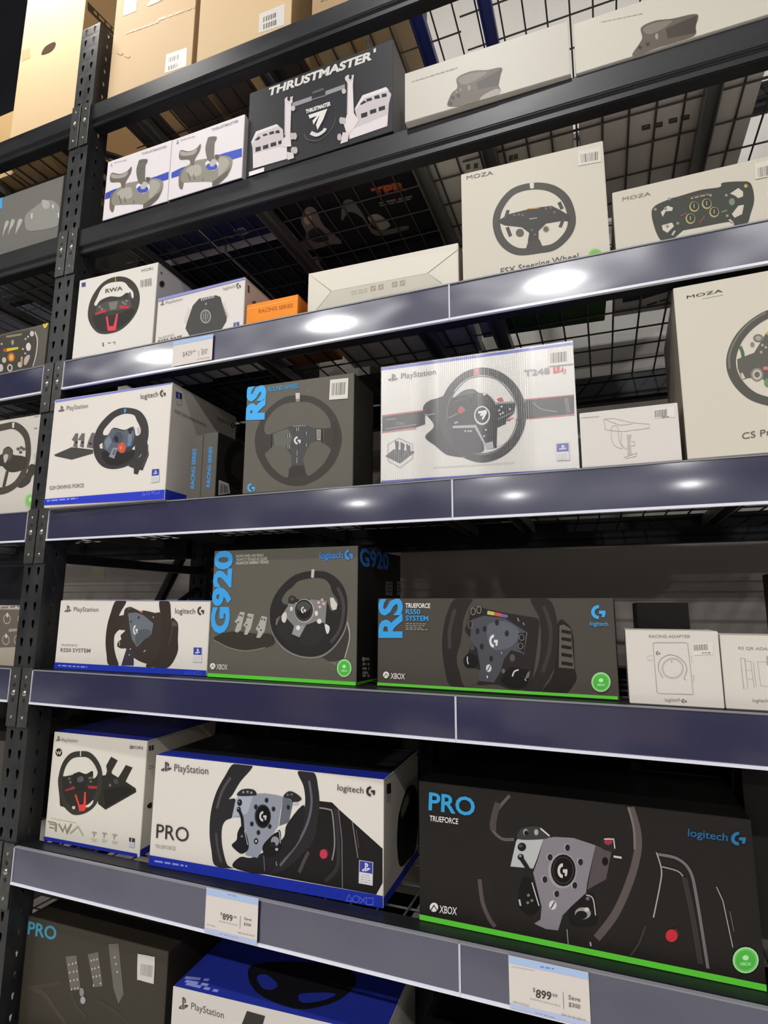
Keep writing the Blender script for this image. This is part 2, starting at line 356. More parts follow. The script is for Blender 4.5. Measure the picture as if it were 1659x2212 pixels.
# ------------------------------------------------------------------ printed colours and artwork (face-local, tenths of a millimetre)
COLORS = ('5fce3c,25211f,5f5552,4a4340,564d4b,5a514e,776c68,b4b6b4,837e85,554b4d,9a9698,151311,3c393a,cfc8c4,a9a4a8,252224,cfcaca,2a2826,3b3a38,d2d2d2,8d93a4,a5a5a5,1c1b1b,1b1a1a,4a4a4a,8a8a8a,231f20,171514,cccccc,bdbdbd,77736f,2a2624,93383f,cfc6c2,c9bfb8,15110f,1a1816,bdb8b4,97928e,c5c0bb,6a6460,a39c96,6f696a,37332f,8f8a88,a8a098,3a3633,3a2a2a,c32e38,b0a8a4,6a6462,379ace,e6e2de,2a6490,2a6f9c,221f1d,a4dc98,4fb646,8fd884,b9ecac,c9f0bf,1f1c1c,8a8588,332f31,77727a,8a8689,4c484b,4a2030,c23a52,4a4648,2b292b,2a282b,625f67,4f4c50,47454a,232124,8f94a0,a7adb8,646771,3a3a3e,111012,c8c6c8,5d6068,202024,1e1e21,c9ccd2,2b2b2f,8b8c94,1c1c20,77798a,1b1b1e,b8bac2,2b2a2d,66666c,b9bbc2,222226,1a181a,8f8f95,222224,b5b5ba,a9a9ae,7a7678,8a8688,2233a6,8f9ae6,5a6cd8,4a4545,5a5553,3a3635,a8a199,3f3b3a,33302f,bdbacb,3a449a,dedbd8,e4e4ee,a9a6b8,1d1a1a,6d675f,2b2830,aaa59c,2738ae,4a4445,62c83f,252220,5b5650,211e1c,2b2826,3d3835,3f3a37,2a2726,4a463f,4b4c52,2b2a2c,dedad6,242220,77736e,b4bc62,d0564a,75609c,8a857f,a39e97,6a655f,3a3835,e4e0da,1d1b1a,dedad4,4a4642,1c1a19,55514d,6a6661,6f6b66,d8d4ce,3d9cdc,e8e4de,97928a,3fa6e0,3fa0d8,5fcf3e,37352f,7d7a70,aaa79e,4a4842,3d3b37,a5a29a,6f6c63,7d7a75,2c2a2a,454242,5e5b52,cdc8c0,302e2e,7f7e7b,2f2d2c,4c4a47,cfcac3,a3a19d,232122,4b494a,5a5858,d8d4cf,cbc7c0,8d8a84,d4aeb2,b0474f,d8d2cc,dcd4d0,d5d1ca,939290,e0dcd8,bab6ad,3f9fe4,cbc7bd,3f86d8,3f8fe0,e6e2da,dedad2,3a78d0,a7a39b,c5c1b8,96938c,2a2827,58c03a,2f3da8,3343b0,2c2a2b,2e2c2d,c8343c,8a8683,8f8b88,aaa6a2,6a6664,272627,62605f,4a4848,8f8c8a,dedad3,373637,6a6869,302f30,201f20,6f6d6e,8a8788,77757a,b4b0b4,d9d6d4,1b1a1b,e8e6e4,c04a50,b8464a,c9747a,bdb9b6,8f8c89,55534f,3b3a39,3c3a39,8a8785,d2383c,b5b1aa,e6e3dd,8a8782,303fc0,7d86e8,98a0f0,8087cc,484644,6b6966,33312f,3d3b3a,dfd8d0,2b2928,5b6370,77828f,4a5058,25272e,777d86,c8573f,e0795f,4f86c8,2d3036,8c9096,5f6368,bdb8b2,4aa0d0,dcd6ce,5a5552,8a847f,4a4644,8f8881,5f5a56,55504c,ccc6c6,e6e0e0,2b2838,3f97dd,121110,cfccc5,5a5752,3f3b37,615d54,4b4b4c,63635e,77777a,3a3733,3a3632,d6d2cc,27262a,c5c0b8,9a968e,aaa69e,1f1d1c,77736c,a29c90,807a70,c4c0b8,8a867e,47adee,3f97c8,47a6e4,d8d5cc,77746c,3a322e,55493f,4f524e,3a322d,3a312d,3d3531,687076,555a5e,b8503c,dcdcd8,2b2a2a,3a3a3a,3b3a42,cfcabf,b9b4ae,2238ac,93a0ec,5468d0,3d4db6,79736e,5a5551,45413e,a29b93,7f7871,4a4843,403e3a,47453f,5a5751,8a867d,b58a3a,a09b90,4a4844,6a665e,d2ccc0,5a564f,77726a,d5d0c4,6f6a62,8fc56a,7ab556,41423c,c9c2b3,a7a568,3a3a35,a9a48f,8a4a48,6f8a58,a5a83a,77836f,8a8a80,7a4a46,b5b0a4,b9b2a4,8a8479,d3cec2,56544d,77756c,5f5d56,4d6b4a,8a877c,c2bbad,6a675f,a39f92,c97a80,8a867c,6f8a63,a8a23a,a39f94,3a3833,aaa498,5f5b53,393630,26241f,dcd7cf,4b4b48,77756f,c0303c,dc3c50,8a8880,b8b04a,5f5b54,4a4a80,8f8a81,55514a,8a857c,5f5546,2e2a22,4a463e,474643,dcd6d0,97958f,5a5853,9f9d97,8a8883,9094cc,77716c,97918b,6a645f,9f9993,6a645e,5a5f98,d6d2dc,55514f,6a635c,a8590c,ffb050,c9c3b5,e0dacc,9c9688,b5ae9f,a39d90,cfc9bb,b5afa2,aaa49d,bab4ad,77726c,a39d96,cfcec8,8f8c90,6d6c70,55555a,c2babb,dbd4d6,d8d0d0,232428,d2c9c9,a8a0a2,d8cfce,c9c0c0,bdb5b5,b5adae,cfc6c6,dcd8d4,cfcac6,55565a,e2dfdf,b0563a,77726e,77706a,3a3436,b5a080,6a6660,97958e,3a50b8,77685c,8c887c,615d55,a9a59a,a5a196,6c645c,a09b92,e0dce0,3a50b0,b5b2aa,5a564e,57544d,9d98a4,77737c,b5b0ba,3a4cb0,a5a0ac,97939c,bdb8c2,55505a,9a95a0,77727c,4a464c,61594f,453e38,7d756a,9d9488,8a8278,3b3530,a7a196,9a9288,b5afa3,97938a,302e28,34322c,4a4a48,252320,2f2d28,3a3832,dcd6ca,2a2926,55565c,6a6862,a5343f,e0463e,c9c4ba,8f8a78,b5ae98,c5beb0,77716a,97918a,8a847c,2f2b27,3a3848,c5c2d0,e0dcd4,a8a298,bdb6aa,27309a,34323c,22201e,4393ac,4a443a,464037,454036,464036,6d6862,cfcac0,8f8a8c,a9a5a8,d4d0ca,a39e98,17161c,26349a,8f97d8,b9b2ae,8f8882,8a837d,c5beb8,6f6862,dad5c9,97908a,aaa39c,bab3ad,4b9cd4,a9a8a3,8a8983,a3a29c,d0cfca,45423b,c2bdb3,d0b72c,b5543a,8f8468,d2c8c4,b5aaa6,b5544a,b9b4aa,bdbab0,b58a4a,c5bab6,bdb4aa,97a08f,8a857b,cbc6bc,dcc53c,4a4220,45413b,b5bdb0,b5b23a,c9c3b9,4e4942,423e38,5a5650,b9b6b4,cfc9bf,a3d08e,84c26c,b9dfa8,a9a399,665d54,b9b0a3,8a4a42,b5aea4,c5bfb6,4e3c2e,b5a07c,3f3728,a8905c,c9c2b6,6b4a3a,c09e74,c5a47a,d0cbc4,77664a,b5b0a3,6a665c,2f4a24,1f2436,23283a,a9c0e0,b3bfe0,7f95c4,8f9ac8,55504b,77716b,8a847d,b0a9a1,9fb58a,aaa39b,a9c0e4,b5c0e0,5f86c4,4a4641,b5aea6,a3bfe4,a39d97,a8a29c,b5afa9,0a0a0a').split(',')
ART = {
 'prox': [
  ['wheel_picture','F',[['O',1,285,[2956,2636,3691,2570,4151,2182,4227,1647,3968,960,3492,305,2872,-64,2168,-56,1648,257,1413,907,1517,1629,1875,2231,2386,2530]],['C',2,58,[1929,2617,1686,2328,1535,1989,1734,1785,1987,1804]],['C',3,126,[1690,2449,1596,2156,1568,1913]],['C',4,83,[1273,963,1327,545,1460,261,1570,152]],['C',5,127,[4181,2667,4269,2308,4263,1942,4104,1412,3813,790,3454,298]],['C',6,38,[4144,2662,4214,2300,4209,1934]],['P',7,[2063,1822,2564,1899,2429,1526,2340,1322,1900,1294,2028,1778]],['P',8,[2564,1899,2767,1957,3123,1986,3522,1910,3334,1216,3306,1047,3066,805,2863,587,2766,306,2539,289,2323,342,2446,438,2475,666,2337,1246,2449,1529]],['P',9,[3522,1910,3799,1839,3679,1344,3543,1250,3328,1105]],['E',10,[2891,1369,266,41,14,318]],['E',11,[2907,1379,231,35,13,284]],['O',12,15,[3095,1408,3053,1266,2955,1166,2839,1148,2748,1218,2717,1350,2760,1494,2859,1593,2976,1611,3066,1539]],['P',13,[2909,1502,2870,1491,2836,1459,2811,1412,2800,1357,2805,1305,2825,1264,2856,1240,2893,1239,2897,1299,2877,1300,2860,1313,2849,1335,2847,1363,2853,1393,2866,1418,2884,1435,2905,1442]],['P',13,[2903,1397,2986,1410,2984,1352,2968,1287,2933,1281,2939,1342,2901,1336]],['E',14,[3001,1799,59,8,3,69]],['E',15,[3008,1796,47,7,3,61]],['E',14,[3226,1577,58,9,3,68]],['E',15,[3234,1574,46,7,3,60]],['E',14,[3102,1149,58,9,3,67]],['E',15,[3109,1147,46,8,3,60]],['E',14,[2763,945,59,10,3,67]],['E',15,[2770,943,47,8,3,60]],['E',14,[2551,1165,60,10,3,68]],['E',15,[2558,1163,48,8,2,61]],['E',14,[2663,1580,60,9,3,69]],['E',15,[2671,1577,48,7,3,61]],['E',16,[2687,732,71,12,4,82]],['L',17,19,[2649,667,2725,798]],['S',18,[2071,1823,2119,2006,2287,2079,2532,2099,2667,1963,2564,1891]],['L',19,28,[2511,2077,2679,1960]],['E',20,[2221,1968,50,7,2,63]],['E',21,[2427,1996,41,5,2,55]],['E',22,[2233,1954,41,6,2,47]],['E',23,[2137,1688,83,12,3,78]],['E',24,[2117,1705,41,6,1,31]],['E',23,[2109,1499,62,9,2,58]],['E',25,[2102,1517,29,4,1,23]],['C',26,89,[2129,1463,2238,1307,2312,1128,2380,799]],['S',27,[2128,1099,2312,1109,2436,697,2268,481,2069,558,2034,741]],['L',28,20,[2310,1071,2427,677]],['L',29,32,[2054,726,2075,616]],['E',30,[2233,831,28,5,1,27]],['E',30,[2298,748,28,5,1,26]],['E',30,[2216,696,28,5,1,26]],['S',31,[3621,1999,3701,2076,3870,2088,3876,1886,3799,1839,3615,1886]],['E',32,[3754,2017,75,10,4,64]],['L',33,19,[3680,2044,3850,2067,3863,1903]],['L',34,37,[3832,1762,3972,1761]],['E',35,[3677,1655,53,8,4,74]],['S',36,[2985,718,3304,991,3421,1066,3467,874,3470,586,3277,480,3012,467]],['C',37,19,[3305,1017,3423,975,3457,692]],['E',38,[3231,688,144,25,5,103]],['E',36,[3203,654,107,19,4,73]],['E',39,[3303,766,46,8,2,37]],['E',40,[3332,960,34,6,2,33]],['L',41,15,[2930,362,2941,111]],['L',41,30,[3339,223,3347,153]]]],
  ['wheel_base_picture','F',[['C',42,51,[4600,1911,4913,1885,5105,1710,5176,1305,5270,175]],['C',43,92,[5001,1589,5086,1015,5159,219]],['C',44,25,[4650,1711,4898,1678,4988,1601]],['C',45,22,[4574,1943,4637,1673,4602,1420,4450,833]],['C',46,36,[4306,668,4181,366,4025,128]],['E',47,[4794,627,62,12,7,97]],['E',48,[4727,590,97,18,7,104]],['L',49,14,[5507,1514,5589,1306,5680,587]],['L',50,13,[5683,1153,5718,842]]]],
  ['title_lettering','F',[['T',51,'PRO',[217,2137,987,-2,17,359],2],['T',52,'TRUEFORCE',[238,1928,616,13,6,109],1]]],
  ['brand_lettering','F',[['T',53,'logitech',[5114,2290,631,2,13,130],1],['P',54,[5936,2474,5888,2463,5845,2434,5813,2392,5799,2345,5804,2300,5828,2265,5866,2246,5912,2246,5918,2299,5893,2299,5872,2309,5859,2328,5857,2352,5864,2377,5881,2400,5905,2415,5930,2421]],['P',54,[5928,2383,6031,2397,6026,2347,6006,2290,5962,2284,5971,2337,5923,2331]]]],
  ['console_lettering','F',[['E',52,[318,289,90,16,1,87]],['L',55,19,[250,218,300,298,328,335]],['L',55,19,[385,242,336,304,310,331]],['T',52,'XBOX',[430,206,364,21,11,140],1]]],
  ['badge','F',[['E',56,[5857,425,197,39,18,206]],['E',57,[5857,425,169,34,15,177]],['O',58,7,[6010,456,5973,356,5891,282,5796,263,5723,305,5701,394,5739,495,5822,568,5918,587,5989,544]],['E',59,[5860,462,47,9,4,41]],['T',60,'XBOX',[5766,326,166,30,4,49],1]]],
  ['color_stripe','F',[['P',0,[2,107,6154,109,6153,-2,2,4]]]],
 ],
 'props': [
  ['wheel_base_picture','F',[['P',61,[4571,1983,4961,1988,5134,1861,6181,1180,6184,498,6039,245,3290,255,4423,994]],['C',62,32,[4618,1840,4878,1832,4974,1752,5042,1145,4987,781]],['C',63,87,[5049,1870,5125,1228,5115,657,4827,334]],['L',64,20,[5121,1859,5218,1239,5248,256]],['L',65,19,[5462,1645,5608,919]],['L',66,19,[5560,1496,5626,1114]],['E',67,[4822,902,85,11,-2,100]],['E',68,[4776,885,94,12,-2,100]],['C',69,80,[4179,418,4302,688,4405,882]]]],
  ['wheel_picture','F',[['S',70,[2353,2601,2862,2598,2536,2195,2335,1881,2243,1773,2413,1791,2473,1584,2363,1378,2175,1279,2087,1114,2088,844,2153,584,2279,317,2450,266,1945,252,1816,578,1737,955,1746,1425,1867,1872,2091,2271]],['S',71,[4077,2573,4488,2584,4607,2266,4651,1899,4605,1526,4528,1152,4339,910,3997,573,3649,343,3290,255,3421,384,3812,767,4068,1094,4231,1556,4286,1934,4231,2266]],['C',72,57,[4374,2393,4449,1951,4365,1498,4115,1027,3688,494]],['C',73,71,[2264,2267,2038,1929,1914,1522]],['C',74,61,[1923,978,1993,640,2109,350]],['S',75,[2625,534,2998,584,3712,1049,3834,1398,4266,1857,4157,1105,3642,524,3290,255,2449,284]],['P',76,[2481,1876,2931,1962,3212,2003,3491,2001,3712,1978,3643,1638,3610,1334,3262,880,3091,578,2764,590,2821,861,2735,1153,2650,1411,2349,1376,2438,1774]],['P',77,[2481,1869,2910,1921,2764,1501,2349,1376,2429,1766]],['P',78,[3712,1978,3905,1931,3974,1882,3877,1441,3632,1337]],['E',79,[3188,1492,221,25,-12,265]],['E',80,[3198,1493,194,22,-11,235]],['P',81,[3198,1607,3158,1597,3124,1570,3102,1530,3095,1483,3105,1438,3130,1403,3165,1382,3205,1381,3203,1433,3182,1434,3163,1445,3149,1464,3144,1488,3148,1513,3160,1535,3178,1550,3200,1555]],['P',81,[3202,1516,3289,1526,3291,1477,3280,1421,3243,1417,3245,1469,3204,1464]],['E',82,[3275,1856,56,6,-3,61]],['E',83,[3279,1853,42,4,-2,49]],['E',82,[3467,1687,55,6,-2,60]],['E',83,[3472,1683,41,5,-2,49]],['E',82,[3382,1296,55,7,-3,60]],['E',83,[3387,1293,41,5,-2,49]],['E',82,[3089,1128,56,7,-3,60]],['E',83,[3093,1125,42,5,-2,49]],['E',82,[2902,1295,56,7,-3,61]],['E',83,[2907,1292,42,5,-2,49]],['E',82,[2992,1680,56,6,-3,61]],['E',83,[2997,1677,42,5,-2,50]],['E',84,[3037,934,60,8,-3,67]],['E',85,[3037,934,23,3,-1,30]],['S',86,[2481,1876,2547,2000,2736,2058,2927,2050,3002,1969,2933,1924]],['E',87,[2635,1970,33,3,-1,27]],['E',87,[2754,1990,33,3,-1,27]],['E',87,[2859,1982,33,3,-1,27]],['E',88,[2547,1728,67,7,-4,77]],['E',88,[2531,1571,57,6,-3,62]],['E',89,[2531,1745,24,3,-1,19]],['E',89,[2516,1589,24,3,-1,19]],['C',88,78,[2546,1553,2626,1408,2660,1221,2719,999]],['S',90,[2526,1052,2636,1218,2789,1008,2840,750,2668,615,2499,668,2383,767,2510,897]],['L',91,17,[2712,1132,2818,823]],['E',89,[2648,991,33,4,-1,26]],['S',92,[3721,1987,3853,2114,4035,2095,4195,1980,3997,1884,3904,1949]],['E',93,[3833,2036,32,3,-1,26]],['E',93,[3937,2055,32,3,-1,26]],['E',94,[4042,1870,80,9,-1,34]],['E',95,[3857,1767,41,4,-2,49]],['S',96,[3261,917,3525,1174,3659,1247,3689,1046,3675,823,3365,634,3221,763]],['E',97,[3541,998,108,14,-4,104]],['E',98,[3490,917,72,9,-2,59]],['C',99,21,[3534,1176,3637,1214,3683,971]],['E',100,[3593,830,41,5,-1,33]],['L',101,17,[3258,656,3296,329]],['L',102,25,[3586,572,3607,483]]]],
  ['color_stripe','F',[['P',103,[-62,231,6217,248,6226,-14,-53,6]],['L',104,43,[182,117,434,122]],['L',104,42,[488,123,667,126]],['L',104,42,[720,127,907,130]],['L',104,42,[959,131,1050,133]],['L',104,41,[1103,134,1158,135]],['L',105,16,[5339,13,5414,156,5494,37,5339,13]],['O',105,16,[5655,105,5641,64,5603,35,5556,27,5517,45,5501,81,5516,122,5554,151,5601,158,5640,141]],['L',105,16,[5663,148,5817,42]],['L',105,16,[5665,18,5816,172]],['L',105,16,[5824,150,5976,174,5977,45,5825,21,5824,150]]]],
  ['console_lettering','F',[['P',106,[306,2463,353,2455,371,2232,324,2244]],['P',106,[353,2455,407,2443,436,2408,427,2360,388,2351,383,2417,355,2424]],['P',106,[301,2315,304,2282,242,2263,305,2264,308,2238,214,2236,195,2263]],['P',106,[380,2322,489,2337,524,2312,386,2250,384,2280,464,2309,383,2294]],['T',107,'PlayStation',[607,2262,1013,17,-8,168],0]]],
  ['title_lettering','F',[['T',108,'PRO',[183,651,970,27,-6,321],0],['T',109,'TRUEFORCE',[166,421,621,22,-2,84],0]]],
  ['brand_lettering','F',[['T',110,'logitech',[5092,2266,632,-5,6,130],0],['P',111,[5907,2432,5863,2423,5825,2398,5799,2360,5790,2317,5799,2276,5824,2243,5862,2224,5905,2223,5906,2271,5882,2272,5862,2282,5848,2300,5843,2322,5849,2345,5863,2365,5883,2379,5907,2384]],['P',111,[5907,2348,6003,2358,6004,2312,5989,2261,5949,2257,5953,2305,5908,2300]]]],
  ['badge','F',[['P',112,[5642,888,5974,888,5966,415,5635,417]],['P',113,[5658,874,5957,874,5954,651,5655,652]],['P',114,[5655,643,5953,641,5950,424,5652,427]],['P',115,[5782,851,5810,846,5811,676,5784,684]],['P',115,[5810,846,5841,837,5857,811,5849,774,5826,767,5826,817,5810,822]],['P',115,[5774,738,5774,713,5737,697,5774,699,5774,679,5720,677,5710,697]],['P',115,[5821,745,5885,757,5904,739,5821,689,5821,713,5869,736,5821,723]],['L',116,16,[5684,605,5732,605]],['L',116,16,[5750,604,5788,604]],['L',116,16,[5806,604,5892,604]],['L',116,16,[5684,558,5764,557]],['L',116,16,[5782,557,5837,557]],['L',116,16,[5855,557,5891,557]],['L',116,16,[5683,511,5773,510]],['L',116,16,[5792,510,5829,510]],['L',116,16,[5848,510,5915,509]],['L',116,16,[5683,464,5754,463]],['L',116,16,[5772,463,5857,463]],['L',116,16,[5876,462,5914,462]]]],
  ['side_wheel_picture','R',[['S',117,[1153,1607,1719,1912,2330,1847,2682,1517,2718,830,2465,256,1853,264,1179,369,954,881,992,1316]],['S',118,[1290,1603,1792,1811,2172,1745,1429,1366]]]],
  ['side_badge','R',[['P',119,[191,2446,498,2393,500,2169,194,2234]],['P',120,[194,2209,500,2147,476,1980,196,2038]],['P',103,[0,0,2750,0,2750,200,0,200]]]],
  ['color_stripe','T',[['P',121,[0,0,6200,0,6200,520,0,520]]]],
  ['title_lettering','T',[['T',122,'PRO',[2473,1872,1092,279,-487,563],0]]],
 ],
 'rsx': [
  ['wheel_base_picture','F',[['S',124,[3997,1467,4195,1436,4283,1201,4286,601,4309,405,4254,271,4050,63,3619,64,3871,483]],['P',125,[4028,1417,4112,1435,4241,1352,4275,568,3974,581]],['L',126,67,[4060,1305,4237,1274]],['L',126,67,[4053,1155,4240,1126]],['L',126,67,[4046,1000,4242,972]],['L',126,67,[4039,842,4245,815]],['L',126,67,[4031,674,4247,649]]]],
  ['wheel_picture','F',[['S',127,[1838,1952,2219,1952,2121,1768,2021,1512,1977,1185,1915,895,1856,714,1889,465,2032,101,1695,118,1585,452,1533,883,1557,1249,1660,1655]],['S',127,[3470,1950,3832,1943,3956,1673,3989,1297,3956,923,3873,550,3693,241,3552,67,3246,89,3462,364,3594,708,3644,1118,3628,1566]],['C',128,76,[3724,1810,3843,1397,3805,918,3652,474]],['C',129,83,[1835,1730,1712,1289,1706,889]],['S',130,[2154,1550,2177,1732,2365,1788,2549,1734,2911,1665,3335,1598,3609,1531,3599,1255,3464,431,3317,154,3004,103,2689,188,2291,167,2371,451,2114,510,1986,647,2159,902,2310,1014,2054,1259]],['S',131,[1888,840,2011,952,2162,1010,2121,830,2005,665,2077,491,2352,450,2367,311,2254,166,2032,108,1925,360]],['P',132,[2210,1514,2472,1597,2908,1558,3358,1277,3272,833,3029,894,2882,715,2804,470,2654,221,2329,239,2372,521,2308,907,2163,1081]],['S',82,[2540,1375,2906,1487,3218,1275,3032,963,2637,917]],['E',133,[2750,1457,43,1,2,64]],['E',133,[2483,1321,44,1,2,64]],['E',133,[2952,1234,43,1,2,63]],['E',133,[2606,705,43,2,2,63]],['E',133,[2327,1271,44,1,1,65]],['E',133,[2412,952,44,1,2,64]],['P',134,[2680,1206,2642,1200,2609,1171,2586,1126,2576,1071,2581,1016,2601,971,2632,942,2669,936,2672,998,2652,1001,2635,1017,2624,1041,2621,1071,2627,1101,2639,1125,2657,1141,2677,1144]],['P',134,[2676,1098,2758,1100,2756,1041,2741,975,2707,974,2713,1037,2675,1036]],['L',30,17,[3368,1264,3279,819]],['P',135,[3200,1246,3357,1256,3290,840,3171,933]],['O',136,14,[3305,1162,3294,1125,3269,1101,3239,1101,3215,1123,3207,1159,3218,1196,3243,1220,3273,1220,3297,1198]],['O',136,14,[3278,988,3267,951,3242,928,3212,927,3188,949,3180,985,3191,1022,3216,1045,3246,1046,3270,1024]],['P',137,[2556,1705,2701,1678,2692,1606,2546,1626]],['P',138,[2701,1678,2846,1650,2836,1579,2692,1606]],['P',139,[2846,1650,2988,1616,2979,1559,2836,1579]],['O',140,15,[2288,1689,2278,1646,2253,1620,2223,1620,2199,1646,2191,1689,2201,1731,2226,1758,2256,1758,2280,1732]],['O',140,15,[2416,1719,2405,1676,2381,1650,2351,1650,2327,1676,2319,1718,2329,1761,2354,1788,2384,1788,2408,1762]],['L',141,18,[3186,1561,3211,1484]],['L',141,18,[3295,1464,3321,1416]],['O',142,15,[2230,1406,2219,1359,2192,1330,2160,1330,2134,1358,2125,1405,2136,1452,2163,1481,2195,1481,2221,1453]],['E',16,[2550,507,58,2,2,80]],['L',143,18,[2520,450,2581,564]],['L',144,21,[2514,353,2516,304]],['S',145,[2005,648,2120,794,2304,729,2307,553,2077,501]],['C',146,18,[2100,729,2091,651,2112,574]],['E',147,[2205,921,45,1,1,57]],['S',148,[2873,404,3018,548,3227,523,3364,495,3318,188,3005,137,2798,263]],['C',16,28,[3040,364,3086,465,3174,503]],['E',149,[3053,739,56,2,2,76]],['E',150,[2857,465,35,2,1,45]],['P',151,[3345,443,3405,496,3376,360,3289,315]],['L',152,14,[3289,321,3322,289]],['L',16,14,[2826,853,2832,811]]]],
  ['title_lettering','F',[['T',153,'RS',[612,1088,1,904,-587,-14],3],['T',154,'TRUEFORCE',[682,1758,586,-5,4,103],2],['T',153,'RS50',[690,1621,345,-5,4,110],2],['T',153,'SYSTEM',[690,1473,532,-4,4,114],2],['L',155,20,[694,1405,761,1405]],['L',155,19,[784,1405,845,1405]],['L',155,19,[868,1405,919,1405]],['L',155,19,[942,1405,990,1405]],['L',155,19,[1012,1405,1065,1405]],['L',155,19,[1087,1405,1166,1405]],['L',155,19,[694,1360,757,1360]],['L',155,19,[779,1360,835,1360]],['L',155,19,[858,1360,959,1360]],['L',155,19,[982,1360,1052,1360]],['L',155,19,[1074,1360,1134,1360]],['L',155,19,[694,1315,748,1315]],['L',155,19,[771,1315,875,1315]],['L',155,19,[897,1315,959,1314]],['L',155,19,[982,1314,1079,1314]],['L',155,19,[694,1277,759,1278]],['L',155,19,[782,1278,860,1278]],['L',155,19,[883,1278,937,1278]],['L',155,19,[960,1278,1023,1278]],['L',155,19,[1046,1279,1128,1279]],['L',155,19,[1151,1279,1205,1279]]]],
  ['brand_lettering','F',[['P',156,[4807,1830,4751,1824,4700,1795,4664,1749,4649,1692,4656,1636,4686,1589,4732,1560,4787,1552,4791,1616,4762,1620,4737,1636,4721,1661,4717,1692,4725,1722,4745,1747,4772,1763,4802,1766]],['P',156,[4800,1719,4922,1720,4918,1659,4896,1592,4845,1591,4853,1655,4797,1655]],['T',157,'logitech',[4612,1429,340,-8,7,81],1]]],
  ['console_lettering','F',[['E',154,[218,263,74,3,0,74]],['L',131,16,[162,210,203,272,225,300]],['L',131,16,[274,215,232,273,210,299]],['T',154,'XBOX',[325,186,342,2,8,123],1]]],
  ['badge','F',[['E',56,[4760,339,178,9,10,188]],['E',57,[4760,339,153,8,9,162]],['O',58,6,[4899,346,4868,259,4796,203,4710,198,4642,247,4620,332,4652,420,4725,477,4811,481,4878,431]],['E',59,[4762,373,43,2,2,38]],['T',60,'XBOX',[4681,260,150,4,2,45],1]]],
  ['color_stripe','F',[['P',123,[2,88,5049,86,5049,26,-2,28]]]],
 ],
 'g920': [
  ['pedal_picture','F',[['S',159,[131,950,360,1083,784,1155,1432,1105,1801,1112,1938,900,1670,770,1077,691,536,769]],['C',160,25,[133,924,615,746,1115,683,1669,777]],['P',161,[892,1641,1035,1629,967,1317,936,1190,833,1118,753,1155,820,1346,732,1393,813,1474]],['P',161,[1124,1604,1307,1580,1268,1384,1231,1226,1133,1074,1037,1081,1085,1255,999,1301,1077,1413]],['P',161,[1530,1544,1691,1515,1663,1327,1633,1171,1511,1007,1399,1011,1448,1152,1370,1229,1457,1355]],['E',162,[897,1554,27,0,-1,22]],['E',162,[955,1539,27,0,-1,22]],['E',162,[849,1379,27,0,-1,22]],['E',162,[1129,1509,27,0,-1,22]],['E',162,[1206,1494,26,0,-1,22]],['E',162,[1101,1319,27,0,-1,22]],['E',162,[1545,1466,26,0,-1,22]],['E',162,[1620,1451,26,0,-1,22]],['E',162,[1461,1277,26,0,-1,22]],['E',162,[1528,1200,26,0,-1,22]]]],
  ['wheel_base_picture','F',[['P',163,[3844,1389,3948,1098,3825,587,3662,552,3464,501,3158,636,3523,853,3750,1094]],['C',164,28,[3883,1419,3942,1069,3825,601]],['P',165,[3447,515,3629,507,3615,420,3447,486]]]],
